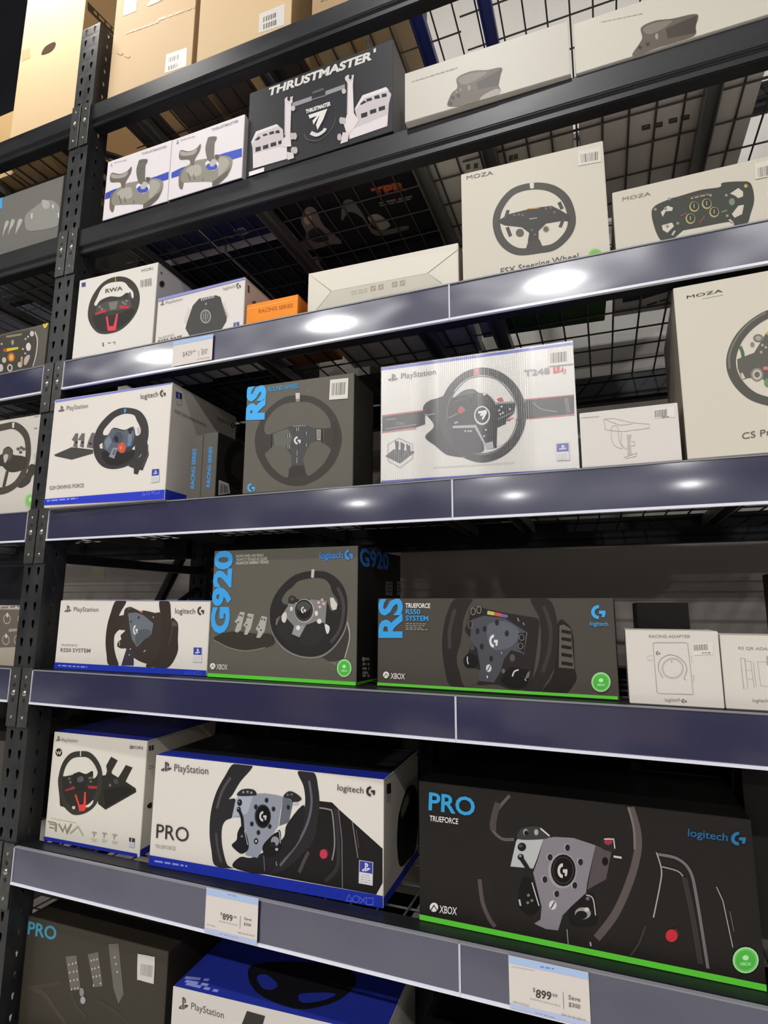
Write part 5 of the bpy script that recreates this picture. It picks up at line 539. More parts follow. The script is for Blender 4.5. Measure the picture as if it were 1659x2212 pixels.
  ['wheel_picture','F',[['S',482,[580,1709,343,1726,314,1526,419,1145,473,937,613,914,956,761,1371,846,1709,1092,1872,1489,1856,1869,1506,1951]],['O',483,153,[1034,2330,1330,2325,1587,2172,1758,1936,1791,1633,1735,1322,1556,1056,1310,915,999,842,717,945,527,1156,414,1438,398,1731,497,2036,717,2254]],['S',484,[1044,2242,1257,2260,1429,2158,1550,2033,1680,1929,1654,1811,1555,1753,1508,1932,1281,1834,1038,1850,745,1803,580,1709,570,1846,662,2031,807,2182]],['P',485,[829,1791,1035,1869,1254,1831,1328,1433,1018,1343,893,1486]],['S',486,[1001,1710,1156,1764,1233,1674,1121,1605,1012,1614]],['E',487,[709,1662,43,4,-4,31]],['E',487,[761,1570,43,4,-4,31]],['E',487,[1424,1741,42,4,-4,31]],['E',487,[1502,1758,42,4,-4,31]],['E',487,[1474,1659,42,4,-4,30]],['P',488,[585,1347,920,1488,934,1422,615,1321]],['P',488,[1368,1543,1707,1567,1715,1501,1429,1472]],['L',489,55,[979,1272,1188,940,1342,976,1308,1373]],['P',489,[1097,1025,1370,1074,1351,901,1169,871]],['S',484,[1364,1016,1498,1107,1612,1205,1601,1118,1483,1010]],['L',484,33,[1030,2408,1041,2271]],['E',490,[960,943,58,6,-5,42]]]],
  ['title_lettering','F',[['P',491,[62,507,366,500,370,466,94,476]],['P',491,[150,368,330,361,329,327,140,335]],['P',491,[340,488,418,478,429,268,369,270]],['P',491,[125,452,359,446,363,415,143,420]],['L',491,51,[479,475,650,305,711,465,788,284,931,529]],['L',492,50,[907,289,1162,491,1362,299]],['L',493,20,[190,586,264,585]],['L',493,20,[290,585,349,584]],['L',493,20,[375,584,498,582]],['L',493,20,[524,582,603,581]],['L',493,20,[629,581,703,580]],['L',493,20,[729,580,777,579]],['L',493,20,[803,579,928,578]],['L',493,20,[953,577,1005,577]],['L',493,20,[1030,577,1085,576]]]],
  ['brand_lettering','F',[['P',494,[152,2740,178,2734,195,2601,169,2609]],['P',494,[178,2734,207,2727,224,2705,220,2677,200,2672,195,2712,180,2716]],['P',494,[155,2652,157,2632,125,2621,159,2621,161,2606,111,2606,100,2622]],['P',494,[197,2655,254,2662,274,2647,202,2612,200,2630,242,2646,199,2638]],['T',495,'PlayStation',[313,2604,576,25,-11,86],0]]],
  ['maker_lettering','F',[['T',496,'HORI',[2715,2610,424,10,-2,76],2],['P',496,[2707,2689,2795,2691,2794,2601,2710,2604]]]],
  ['badge','F',[['E',497,[248,2310,119,10,-14,107]],['L',484,26,[157,2337,218,2261,245,2334,289,2267,333,2361]]]],
  ['age_badge','F',[['P',498,[2910,438,3094,434,3096,344,2915,344]],['P',499,[2915,339,3096,338,3101,210,2918,213]],['L',500,19,[2995,430,2998,344]]]],
  ['feature_icons','F',[['L',501,35,[1669,412,1824,416]],['L',501,31,[1737,405,1738,308]],['L',502,16,[1672,254,1759,256]],['L',502,16,[1780,257,1818,258]],['L',502,16,[1839,258,1857,259]],['L',502,16,[1693,210,1768,212]],['L',502,16,[1789,213,1841,215]],['L',501,35,[2014,436,2166,440]],['L',501,31,[2081,429,2081,333]],['L',502,16,[2016,279,2059,280]],['L',502,16,[2080,280,2131,282]],['L',502,16,[2152,282,2190,283]],['L',502,16,[2036,235,2090,237]],['L',502,16,[2111,238,2159,239]],['L',501,35,[2356,441,2506,445]],['L',501,30,[2422,435,2422,339]],['L',502,16,[2357,285,2434,287]],['L',502,16,[2455,288,2537,290]],['L',502,16,[2377,242,2421,244]],['L',502,16,[2442,244,2526,247]]]],
  ['side_badge','R',[['P',504,[66,2701,245,2692,252,2561,79,2575]],['L',490,20,[154,2692,161,2570]],['S',505,[154,1208,307,1237,316,1094,183,1135]],['L',385,21,[105,2182,191,2174]],['L',385,21,[218,2171,291,2164]],['L',385,21,[110,2124,191,2116]],['L',385,21,[219,2113,304,2105]],['P',503,[0,0,3000,0,3000,180,0,180]]]],
  ['color_stripe','F',[['P',503,[-22,103,3205,89,3204,-31,-16,-37]]]],
 ],
 'peds': [
  ['title_lettering','F',[['T',506,'PRO',[39,2217,1028,33,-5,322],2]]],
  ['pedal_picture','F',[['C',507,128,[421,994,844,946,1235,694,1667,447]],['C',508,90,[1720,1194,1952,914,2313,732]],['C',509,87,[2502,1161,3075,1090,3644,899]],['L',510,103,[217,951,1403,1329]],['P',511,[1449,1945,1812,2041,2052,1296,1717,1220]],['P',511,[2185,2135,2521,2255,2756,1523,2470,1441]],['P',511,[2830,2489,3152,2565,3426,1484,3290,1248,3096,1544]],['L',512,33,[1592,1807,1583,1761]],['L',512,33,[1712,1847,1703,1801]],['L',512,33,[1820,1895,1811,1849]],['L',512,33,[1640,1631,1630,1586]],['L',512,33,[1768,1677,1759,1632]],['L',512,33,[1878,1712,1869,1667]],['L',512,33,[1688,1447,1679,1402]],['L',512,33,[1806,1491,1797,1446]],['L',512,33,[1916,1526,1906,1481]],['L',512,33,[1750,1270,1741,1225]],['L',512,33,[1863,1310,1854,1265]],['L',512,33,[1958,1343,1949,1298]],['L',512,32,[2328,2039,2319,1994]],['L',512,32,[2420,2077,2411,2032]],['L',512,32,[2513,2108,2504,2063]],['L',512,32,[2373,1859,2364,1814]],['L',512,32,[2466,1894,2456,1849]],['L',512,32,[2580,1942,2571,1898]],['L',512,32,[2431,1689,2422,1644]],['L',512,32,[2533,1726,2524,1681]],['L',512,32,[2634,1762,2625,1718]],['L',512,32,[2462,1505,2453,1461]],['L',512,32,[2681,1595,2672,1551]],['L',512,32,[3077,2258,3067,2214]],['L',512,32,[3128,2121,3119,2077]],['L',512,31,[3188,1954,3179,1910]],['E',513,[2095,1256,76,16,-12,96]],['E',514,[2155,1088,85,18,-10,83]]]],
  ['barcode_sticker','F',[['S',515,[3818,2454,4256,2479,4307,2457,4322,1937,4290,1896,3863,1892,3817,1899,3780,2421]],['P',516,[3896,2257,3919,2258,3928,2010,3906,2009]],['P',516,[3938,2260,3946,2260,3954,2012,3946,2011]],['P',516,[3955,2261,3971,2262,3978,2013,3963,2012]],['P',516,[3980,2263,3996,2264,4002,2014,3987,2014]],['P',516,[4015,2265,4038,2267,4042,2017,4020,2015]],['P',516,[4047,2268,4055,2268,4059,2018,4051,2017]],['P',516,[4064,2269,4072,2269,4075,2019,4068,2018]],['P',516,[4082,2270,4089,2271,4092,2020,4084,2019]],['P',516,[4099,2271,4114,2272,4116,2021,4101,2020]],['P',516,[4133,2274,4156,2276,4156,2023,4134,2022]],['P',516,[4165,2276,4188,2278,4187,2025,4165,2024]],['P',516,[4198,2279,4221,2280,4218,2027,4196,2025]],['P',516,[4239,2282,4262,2283,4258,2029,4236,2028]]]],
 ],
 'psb': [
  ['console_lettering','F',[['P',106,[276,1983,312,1976,331,1724,294,1736]],['P',106,[312,1976,354,1965,378,1926,372,1872,342,1861,336,1935,315,1942]],['P',106,[275,1816,278,1779,231,1754,279,1757,282,1728,210,1723,194,1752]],['P',106,[336,1827,420,1848,447,1821,342,1745,340,1780,401,1815,339,1795]],['T',107,'PlayStation',[529,1780,869,-28,-2,136],0]]],
  ['wheel_picture','F',[['P',284,[1981,2017,2438,2004,2314,1555,1734,1438,1866,1739]]]],
  ['wheel_picture','T',[['S',517,[1356,1254,1493,852,1931,438,2511,236,3162,198,3653,480,3968,899,4051,1397,3866,1766,3421,1923,2496,1778,1801,1553]],['S',518,[1702,919,1876,1048,2289,826,2301,625,2100,560,1880,694]],['S',518,[2950,635,3242,796,3734,922,3581,645,3149,411]]]],
  ['top_lettering','T',[['L',519,93,[77,357,461,413]],['L',519,92,[544,425,677,445]],['L',519,92,[162,243,499,262]],['L',519,90,[585,267,766,278]],['L',519,91,[244,165,647,163]],['L',519,88,[735,162,891,162]],['L',519,87,[978,161,1115,161]]]],
 ],
 'adapt': [
  ['title_lettering','F',[['T',268,'RACING ADAPTER',[408,1219,699,11,3,53],1]]],
  ['dial_picture','F',[['L',41,10,[468,1103,490,1129,1039,1143,1056,1119,1081,238,1065,218,501,206,480,229,468,1103]],['O',520,29,[944,680,904,577,814,510,708,505,626,564,600,666,640,770,731,837,838,841,919,781]],['C',521,10,[598,491,532,655,582,824,759,917,937,836,1009,674,945,491]],['L',522,10,[764,814,766,767]],['L',521,8,[945,491,978,468]],['L',41,6,[1097,908,1103,785]],['L',41,6,[1091,563,1115,548,1104,442]],['L',523,7,[446,895,350,874,354,816,448,802]],['P',439,[552,977,537,975,523,967,513,954,509,939,511,924,519,912,531,905,546,903,547,920,539,921,533,925,528,932,527,940,530,948,535,955,543,959,551,960]],['P',439,[550,947,583,948,582,932,576,914,562,914,564,931,549,930]]]],
  ['brand_lettering','F',[['T',521,'logitech',[600,67,257,19,4,62],0],['P',524,[926,132,908,130,892,122,881,110,876,96,878,82,887,71,902,65,919,64,921,80,911,80,903,84,898,90,897,97,900,104,906,111,915,115,924,116]],['P',524,[924,105,962,107,961,92,954,76,938,75,940,90,922,89]]]],
  ['barcode_sticker','F',[['P',525,[1134,1132,1472,1166,1458,944,1133,917]],['P',494,[1151,1105,1163,1106,1166,1000,1154,999]],['P',494,[1173,1107,1185,1108,1187,1002,1175,1001]],['P',494,[1195,1109,1207,1110,1209,1005,1197,1004]],['P',494,[1212,1110,1216,1111,1218,1006,1214,1005]],['P',494,[1221,1111,1225,1112,1226,1007,1222,1006]],['P',494,[1235,1113,1243,1114,1244,1009,1236,1008]],['P',494,[1248,1114,1259,1115,1260,1011,1249,1009]],['P',494,[1269,1116,1273,1117,1274,1012,1270,1012]],['P',494,[1278,1117,1290,1118,1291,1014,1279,1013]],['P',494,[1295,1119,1299,1119,1299,1015,1295,1014]],['P',494,[1304,1120,1308,1120,1308,1016,1304,1015]],['P',494,[1318,1121,1322,1121,1322,1017,1318,1017]],['P',494,[1326,1122,1338,1123,1338,1019,1326,1018]],['P',494,[1348,1124,1352,1124,1352,1021,1348,1020]],['P',494,[1357,1125,1361,1125,1360,1022,1356,1021]],['P',494,[1371,1126,1378,1127,1378,1023,1370,1023]],['L',494,14,[1275,963,1305,966]],['L',494,14,[1320,967,1355,970]],['L',494,14,[1369,972,1413,976]]]],
 ],
 'qr': [
  ['title_lettering','F',[['T',526,'RS QR ADAPTER',[276,1041,654,0,4,52],1]]],
  ['adapter_picture','F',[['L',527,8,[296,892,363,890,367,362,303,362,296,892]],['L',527,8,[451,833,466,375]],['L',527,8,[490,827,497,400]],['L',527,8,[557,837,568,423]],['L',528,6,[366,846,465,842]],['L',528,6,[381,687,466,683]],['L',528,6,[375,536,466,532]],['L',528,6,[568,423,734,420]],['L',528,6,[564,838,718,843]]]],
  ['brand_lettering','F',[['T',521,'logitech',[418,142,237,7,5,58],0]]],
  ['barcode_sticker','F',[['P',141,[699,938,768,940,757,790,692,787]]]],
 ],
 'lblk': [
  ['title_lettering','F',[['C',529,127,[839,2984,1112,2923,1196,2746,1123,2597,1129,2426,1159,2114]]]],
  ['pedal_picture','F',[['S',530,[1499,1489,1672,1477,1653,1334,1534,1150,1439,943]],['S',530,[1799,1477,1973,1448,1956,1288,1799,1082,1722,905]],['S',530,[2169,1397,2383,1357,2328,1176,2192,983,2105,875]],['S',530,[2846,1284,2901,1464,3080,1627,3169,1570,3035,1380,2908,1284]],['S',530,[3176,973,3272,1140,3463,1202,3395,980,3266,902]],['S',531,[2497,1425,2831,1662,3456,1816,3984,1573,4240,1123,4165,670,3212,724,2660,896]],['S',532,[3247,1874,3585,1748,3659,1502,3420,1503]],['L',533,59,[2827,1484,2846,1284]],['L',533,57,[3809,1557,3861,1400]],['L',533,56,[4139,1150,4184,964]]]],
 ],
 'lfer': [
  ['wheel_picture','F',[['S',534,[767,1402,1818,1612,2959,1567,3208,1455,3380,1072,3304,220,2631,269,1445,179,813,250]],['C',535,48,[3192,1469,3361,1141,3372,634,3288,234]],['P',536,[1933,1093,2484,1057,2496,977,1953,972]],['P',537,[1750,1101,1927,1094,1946,978,1798,991]],['P',538,[1810,1567,2584,1522,2579,1455,1869,1489]],['E',287,[3068,1425,95,-17,-15,103]],['E',539,[2975,974,119,-20,-22,148]],['S',540,[2856,608,3033,689,3094,570,2968,348,2861,387]],['E',541,[2201,734,183,-29,-28,172]],['E',536,[2209,722,104,-17,-18,115]],['E',542,[1872,686,105,-17,-17,104]],['E',543,[2202,356,137,-21,-23,141]],['E',534,[2202,356,73,-11,-13,82]],['E',542,[2670,395,114,-18,-16,102]],['P',544,[2668,593,2770,599,2804,374,2718,365]],['E',545,[1755,424,124,-19,-23,138]],['E',546,[2797,1283,48,-8,-6,37]],['E',546,[2905,1342,48,-8,-6,37]],['E',546,[2726,938,48,-8,-6,36]],['E',546,[2862,761,48,-8,-6,36]],['E',546,[2721,629,48,-8,-6,36]],['E',546,[1656,1298,50,-9,-6,37]],['P',547,[2109,1311,2208,1351,2251,1174,2178,1164]],['O',548,22,[2252,1264,2247,1219,2221,1195,2183,1201,2148,1236,2128,1285,2132,1331,2159,1355,2197,1349,2232,1314]]]],
  ['title_lettering','F',[['T',549,'STER',[1053,1751,902,-9,-20,115],3]]],
  ['emblem','F',[['S',550,[3518,1822,3627,1837,3749,1801,3777,1640,3665,1506,3557,1625]],['C',551,24,[3624,1757,3678,1681,3622,1614]]]],
 ],
 'lwhl': [
  ['pedal_picture','F',[['S',552,[3135,1431,3306,1579,3566,1496,3603,1332,3395,1167,3315,973,2976,836,2734,955,3038,1155]],['P',553,[3316,1883,3552,1963,3610,1755,3458,1667]],['L',554,39,[3412,1610,3575,1616]],['L',555,34,[3140,1309,3177,1427]]]],
  ['wheel_picture','F',[['O',556,237,[2289,2957,2643,2801,2942,2518,3085,2131,3113,1759,3007,1360,2727,996,2301,823,1838,835,1319,1121,1020,1629,955,2168,1117,2624,1489,2907,1895,2959]],['S',557,[1284,2009,1874,2018,1961,2199,2183,2261,2394,2115,2446,1964,2842,1886,3085,1762,3047,1459,2554,1377,2227,1455,1937,1635,1441,1615]],['E',558,[2166,2011,234,-22,-38,234]],['S',559,[1999,1964,2107,2017,2220,1944,2126,1723,2042,1793]],['L',131,131,[2258,1442,2172,914]],['P',555,[2170,1450,2107,960,2012,1008]],['E',381,[2633,2134,75,-7,-9,55]],['E',381,[2771,2162,75,-7,-8,55]],['E',381,[2765,2017,74,-7,-8,55]],['E',381,[2892,2108,74,-7,-8,55]],['P',560,[2216,3050,2331,3052,2332,2867,2252,2876]]]],
  ['badge','F',[['E',561,[3442,396,252,-16,-35,237]],['E',562,[3442,396,197,-12,-28,188]],['E',563,[3436,436,60,-4,-12,80]]]],
  ['title_lettering','F',[['L',564,40,[3209,3135,3394,3144]],['L',495,40,[3258,2743,3403,2749]]]],
 ],
 'lknob': [
  ['control_panel_picture','F',[['P',565,[74,1643,4160,1654,4184,565,333,388]],['P',566,[55,1737,4146,1823,4156,1680,79,1620]],['L',439,57,[3170,1704,3498,1722]],['L',439,57,[3572,1727,3800,1740]],['L',439,56,[3874,1744,3984,1751]],['P',567,[3982,1761,4134,1779,4139,1708,3993,1692]],['O',568,24,[3644,1368,3630,1289,3567,1239,3479,1238,3400,1286,3360,1365,3374,1445,3438,1494,3526,1495,3604,1447]],['E',569,[3499,1486,47,0,-11,70]],['O',568,24,[4249,1375,4234,1297,4173,1248,4087,1246,4010,1294,3971,1372,3986,1451,4048,1500,4134,1500,4210,1453]],['E',569,[4108,1492,46,0,-11,69]],['O',568,24,[3696,754,3682,676,3619,626,3532,624,3454,670,3414,747,3428,826,3491,876,3578,878,3657,831]],['E',569,[3552,869,47,1,-11,69]],['O',568,23,[4192,766,4178,688,4117,639,4031,637,3955,683,3916,759,3930,838,3992,887,4078,889,4154,842]],['E',569,[4052,880,46,1,-11,68]],['O',568,25,[3018,1361,3004,1281,2940,1230,2850,1229,2768,1278,2726,1358,2740,1438,2805,1489,2895,1490,2977,1441]],['E',569,[2868,1481,49,0,-12,71]],['O',568,24,[3186,742,3172,663,3109,612,3020,610,2940,657,2898,735,2913,815,2976,865,3066,867,3146,820]],['E',569,[3039,858,48,1,-12,69]],['P',475,[3638,1076,3977,1096,3990,1017,3636,989]]]],
 ],
 'carton_a': [
  ['hand_hole','F',[['S',570,[1218,4615,1394,4868,1851,4898,1977,4704,1781,4498,1360,4509]]]],
  ['shipping_label','F',[['P',571,[5,5207,489,5196,610,4676,130,4683]]]],
  ['printed_band','R',[['P',572,[78,6210,1465,6391,1499,6068,116,5860]],['L',573,112,[381,6093,528,6120]],['L',573,114,[609,6135,874,6183]],['L',573,116,[958,6198,1158,6235]],['L',573,118,[1243,6250,1397,6278]]]],
 ],
 'carton_c': [
  ['shipping_label','F',[['P',175,[2459,1124,3296,1058,3319,344,2442,415]],['P',400,[2569,949,2585,948,2587,768,2571,769]],['P',400,[2623,945,2670,941,2672,762,2625,765]],['P',400,[2708,938,2739,936,2741,757,2710,759]],['P',400,[2758,935,2773,934,2775,755,2760,756]],['P',400,[2792,932,2839,929,2840,750,2794,753]],['P',400,[2876,926,2892,925,2894,746,2878,747]],['P',400,[2930,922,2976,919,2977,740,2931,744]],['P',400,[2583,628,2630,624,2636,463,2591,465]],['P',400,[2668,621,2683,619,2688,461,2673,461]],['P',400,[2702,618,2748,614,2752,457,2707,460]],['P',400,[2786,610,2817,608,2819,454,2789,456]],['P',400,[2836,606,2851,605,2853,453,2838,453]],['P',400,[2889,601,2904,600,2905,450,2890,451]],['P',400,[2942,597,2957,595,2957,448,2942,448]]]],
  ['shipping_label','F',[['P',574,[384,4250,940,4131,964,3465,390,3501]],['L',501,55,[529,3861,677,3856]],['L',501,55,[731,3855,843,3851]],['L',501,55,[543,3726,702,3721]],['L',501,55,[755,3720,854,3717]]]],
  ['hand_hole','F',[['S',575,[1464,3438,1539,3582,1812,3676,2214,3622,2100,3422,1736,3407]]]],
  ['printed_lettering','F',[['L',576,86,[1968,2668,2319,2634]],['L',576,85,[2406,2626,2592,2608]],['L',576,84,[2677,2600,3059,2563]],['L',576,83,[3143,2555,3353,2535]],['L',576,82,[3436,2527,3516,2519]]]],
  ['printed_lettering','F',[['L',577,54,[612,2705,714,2696]],['L',577,54,[769,2691,962,2673]],['L',577,53,[1016,2668,1273,2645]],['L',577,53,[1327,2640,1576,2617]],['L',577,52,[1629,2612,1788,2598]],['L',577,52,[1841,2593,2015,2577]]]],
  ['printed_lettering','F',[['L',576,99,[258,2091,519,1905]],['L',576,97,[627,1829,855,1667]]]],
 ],
 'carton_d': [
  ['shipping_label','F',[['P',578,[2295,1161,3188,1149,3206,392,2306,463]],['P',400,[2454,980,2483,978,2481,794,2451,795]],['P',400,[2501,977,2516,977,2513,793,2499,794]],['P',400,[2552,975,2596,973,2593,791,2549,792]],['P',400,[2632,971,2676,969,2673,788,2629,790]],['P',400,[2712,968,2755,966,2752,786,2709,787]],['P',400,[2773,965,2788,964,2784,785,2770,785]],['P',400,[2806,963,2835,962,2831,784,2802,784]],['P',400,[2852,961,2896,959,2892,782,2849,783]],['P',400,[2466,716,2496,715,2498,534,2469,535]],['P',400,[2514,714,2529,713,2531,533,2516,533]],['P',400,[2566,712,2611,710,2612,529,2568,531]],['P',400,[2648,709,2692,707,2692,526,2648,528]],['P',400,[2729,706,2774,704,2772,523,2728,525]],['P',400,[2792,704,2807,703,2805,522,2790,522]],['P',400,[2825,702,2854,701,2852,520,2823,521]],['P',400,[2873,701,2917,699,2914,517,2870,519]]]],
 ],
 'carton_e': [
  ['handling_marks','F',[['L',579,48,[293,1240,406,1236]],['L',579,48,[453,1234,528,1232]]]],
  ['shipping_label','B',[['P',580,[1466,495,1774,517,1653,815,1360,763]],['L',581,25,[1534,577,1532,672]],['L',581,25,[1646,581,1621,687]]]],
 ],
 'tag6a': [
  ['color_band','F',[['P',585,[0,784,1390,803,1390,934,0,934]],['P',586,[0,0,1390,0,1390,103,0,103]],['L',587,21,[588,887,681,885]],['L',587,21,[707,885,813,883]],['L',588,18,[425,57,504,58]],['L',588,18,[527,58,634,59]],['L',588,18,[657,60,723,60]],['L',588,18,[746,61,818,61]],['L',588,18,[841,62,902,62]]]],
  ['price_lettering','F',[['T',398,'$',[415,439,45,1,-1,58],1],['T',589,'899',[476,356,268,4,-3,126],2],['T',590,'99',[767,435,76,2,0,42],1],['L',591,12,[946,508,944,252]]]],
  ['saving_lettering','F',[['T',590,'Save',[1043,452,189,3,1,55],1],['T',590,'$300',[1040,342,189,4,1,56],1],['L',592,16,[375,307,453,307]],['L',592,16,[473,307,562,307]],['L',592,16,[582,308,643,308]],['L',592,16,[663,308,719,308]],['L',592,16,[739,308,806,308]],['L',592,16,[826,309,878,309]],['L',593,16,[64,178,116,179]],['L',593,16,[137,179,180,179]],['L',593,16,[200,180,287,181]],['L',594,20,[896,170,992,173]],['L',594,20,[1018,173,1083,175]],['L',594,20,[1108,176,1159,177]],['L',594,20,[1184,178,1235,180]],['L',594,20,[1260,180,1319,182]]]],
 ],
 'tag6b': [
  ['color_band','F',[['P',595,[0,743,1408,756,1408,869,0,869]],['P',596,[0,0,1408,0,1408,87,0,87]],['L',597,22,[574,794,643,798]],['L',597,22,[669,799,751,804]],['L',597,22,[776,805,820,808]],['L',588,18,[463,27,511,26]],['L',588,18,[532,26,588,25]],['L',588,18,[608,25,677,24]],['L',588,18,[697,23,792,22]]]],
  ['price_lettering','F',[['T',398,'$',[430,361,37,1,5,66],1],['T',598,'899',[475,274,274,15,10,135],2],['T',590,'99',[768,350,88,4,4,50],1],['L',591,11,[958,468,960,197]]]],
  ['saving_lettering','F',[['T',590,'Save',[1044,373,204,-1,7,70],1],['T',398,'$300',[1045,260,197,1,7,67],1],['L',599,11,[67,693,122,696]],['L',599,11,[134,696,179,699]],['L',599,11,[191,699,243,702]],['L',599,11,[255,703,310,706]],['L',599,11,[322,706,347,708]],['L',599,11,[359,708,382,709]],['L',599,11,[394,710,426,712]],['L',599,11,[438,712,467,714]],['L',592,13,[373,239,418,239]],['L',592,13,[433,239,495,238]],['L',592,13,[509,238,562,237]],['L',592,13,[576,237,603,237]],['L',592,13,[618,237,684,236]],['L',592,13,[698,236,736,235]],['L',592,13,[751,235,776,235]],['L',592,13,[791,235,858,234]],['L',592,13,[872,234,904,233]],['L',594,15,[65,122,131,121]],['L',594,15,[148,121,178,121]],['L',594,15,[194,121,229,120]],['L',594,15,[245,120,292,120]],['L',594,15,[308,120,347,119]],['L',594,18,[914,109,1003,109]],['L',594,18,[1023,109,1074,109]],['L',594,18,[1094,109,1155,108]],['L',594,18,[1174,108,1261,108]],['L',594,18,[1280,108,1328,108]]]],
 ],
 'tag3': [
  ['color_band','F',[['P',600,[0,626,1352,626,1352,745,0,745]]]],
  ['price_lettering','F',[['T',397,'$429',[356,241,327,-1,-11,139],1],['T',601,'99',[688,302,117,2,-5,65],1],['L',602,19,[891,333,918,159]]]],
  ['saving_lettering','F',[['T',601,'Save',[982,284,212,7,-6,86],1],['T',601,'$70',[998,188,183,4,-6,85],1],['L',603,23,[860,84,949,82]],['L',603,23,[976,82,1066,81]],['L',603,23,[1093,80,1161,79]],['L',603,23,[1187,79,1270,77]]]],
 ],
 'rk': [
  ['cooling_slots','F',[['P',604,[600,1000,660,1000,660,2000,600,2000]],['P',604,[720,1000,780,1000,780,2000,720,2000]],['P',604,[840,1000,900,1000,900,2000,840,2000]]]],
 ],
}

# ------------------------------------------------------------------ the goods: id, place and size, face colours, label
def carton_body(w, d, h, cols, parent, kraft=False):
    """bevelled carton: colours for front, right, left, top, bottom, back"""
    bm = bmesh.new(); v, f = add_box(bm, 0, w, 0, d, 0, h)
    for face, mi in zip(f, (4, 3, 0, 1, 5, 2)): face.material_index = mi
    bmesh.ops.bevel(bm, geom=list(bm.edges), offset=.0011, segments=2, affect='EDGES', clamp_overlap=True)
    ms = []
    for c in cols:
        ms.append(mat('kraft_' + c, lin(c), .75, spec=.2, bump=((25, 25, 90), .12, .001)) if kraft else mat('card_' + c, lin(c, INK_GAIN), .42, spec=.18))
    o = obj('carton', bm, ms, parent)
    sm = mat('flap_seam_shadow_gap', (.02, .02, .02, 1), .8)
    bm = bmesh.new()                                        # tuck flap seams on the side panel and the lid
    add_box(bm, w - .0002, w + .0003, .010, d - .010, h - .0042, h - .0036)
    add_box(bm, w - .0002, w + .0003, .010, d - .010, .0036, .0042)
    add_box(bm, .010, w - .010, d - .0105, d - .0099, h - .0002, h + .0003)
    obj('flap_seam', bm, sm, o)
    return o
def goods(key, x, y, z, a, w, d, h, cols, name, label, cat, group=None, kraft=False):
    t = thing(name, label, cat, (x, y, z + .0006), a, group)
    carton_body(w, d, h, cols, t, kraft)
    lv = {}
    for nm, face, cmds in ART.get(key, []):
        lv[face] = print_part(nm, face, cmds, (w, d, h), t, lv.get(face, 0))
    return t
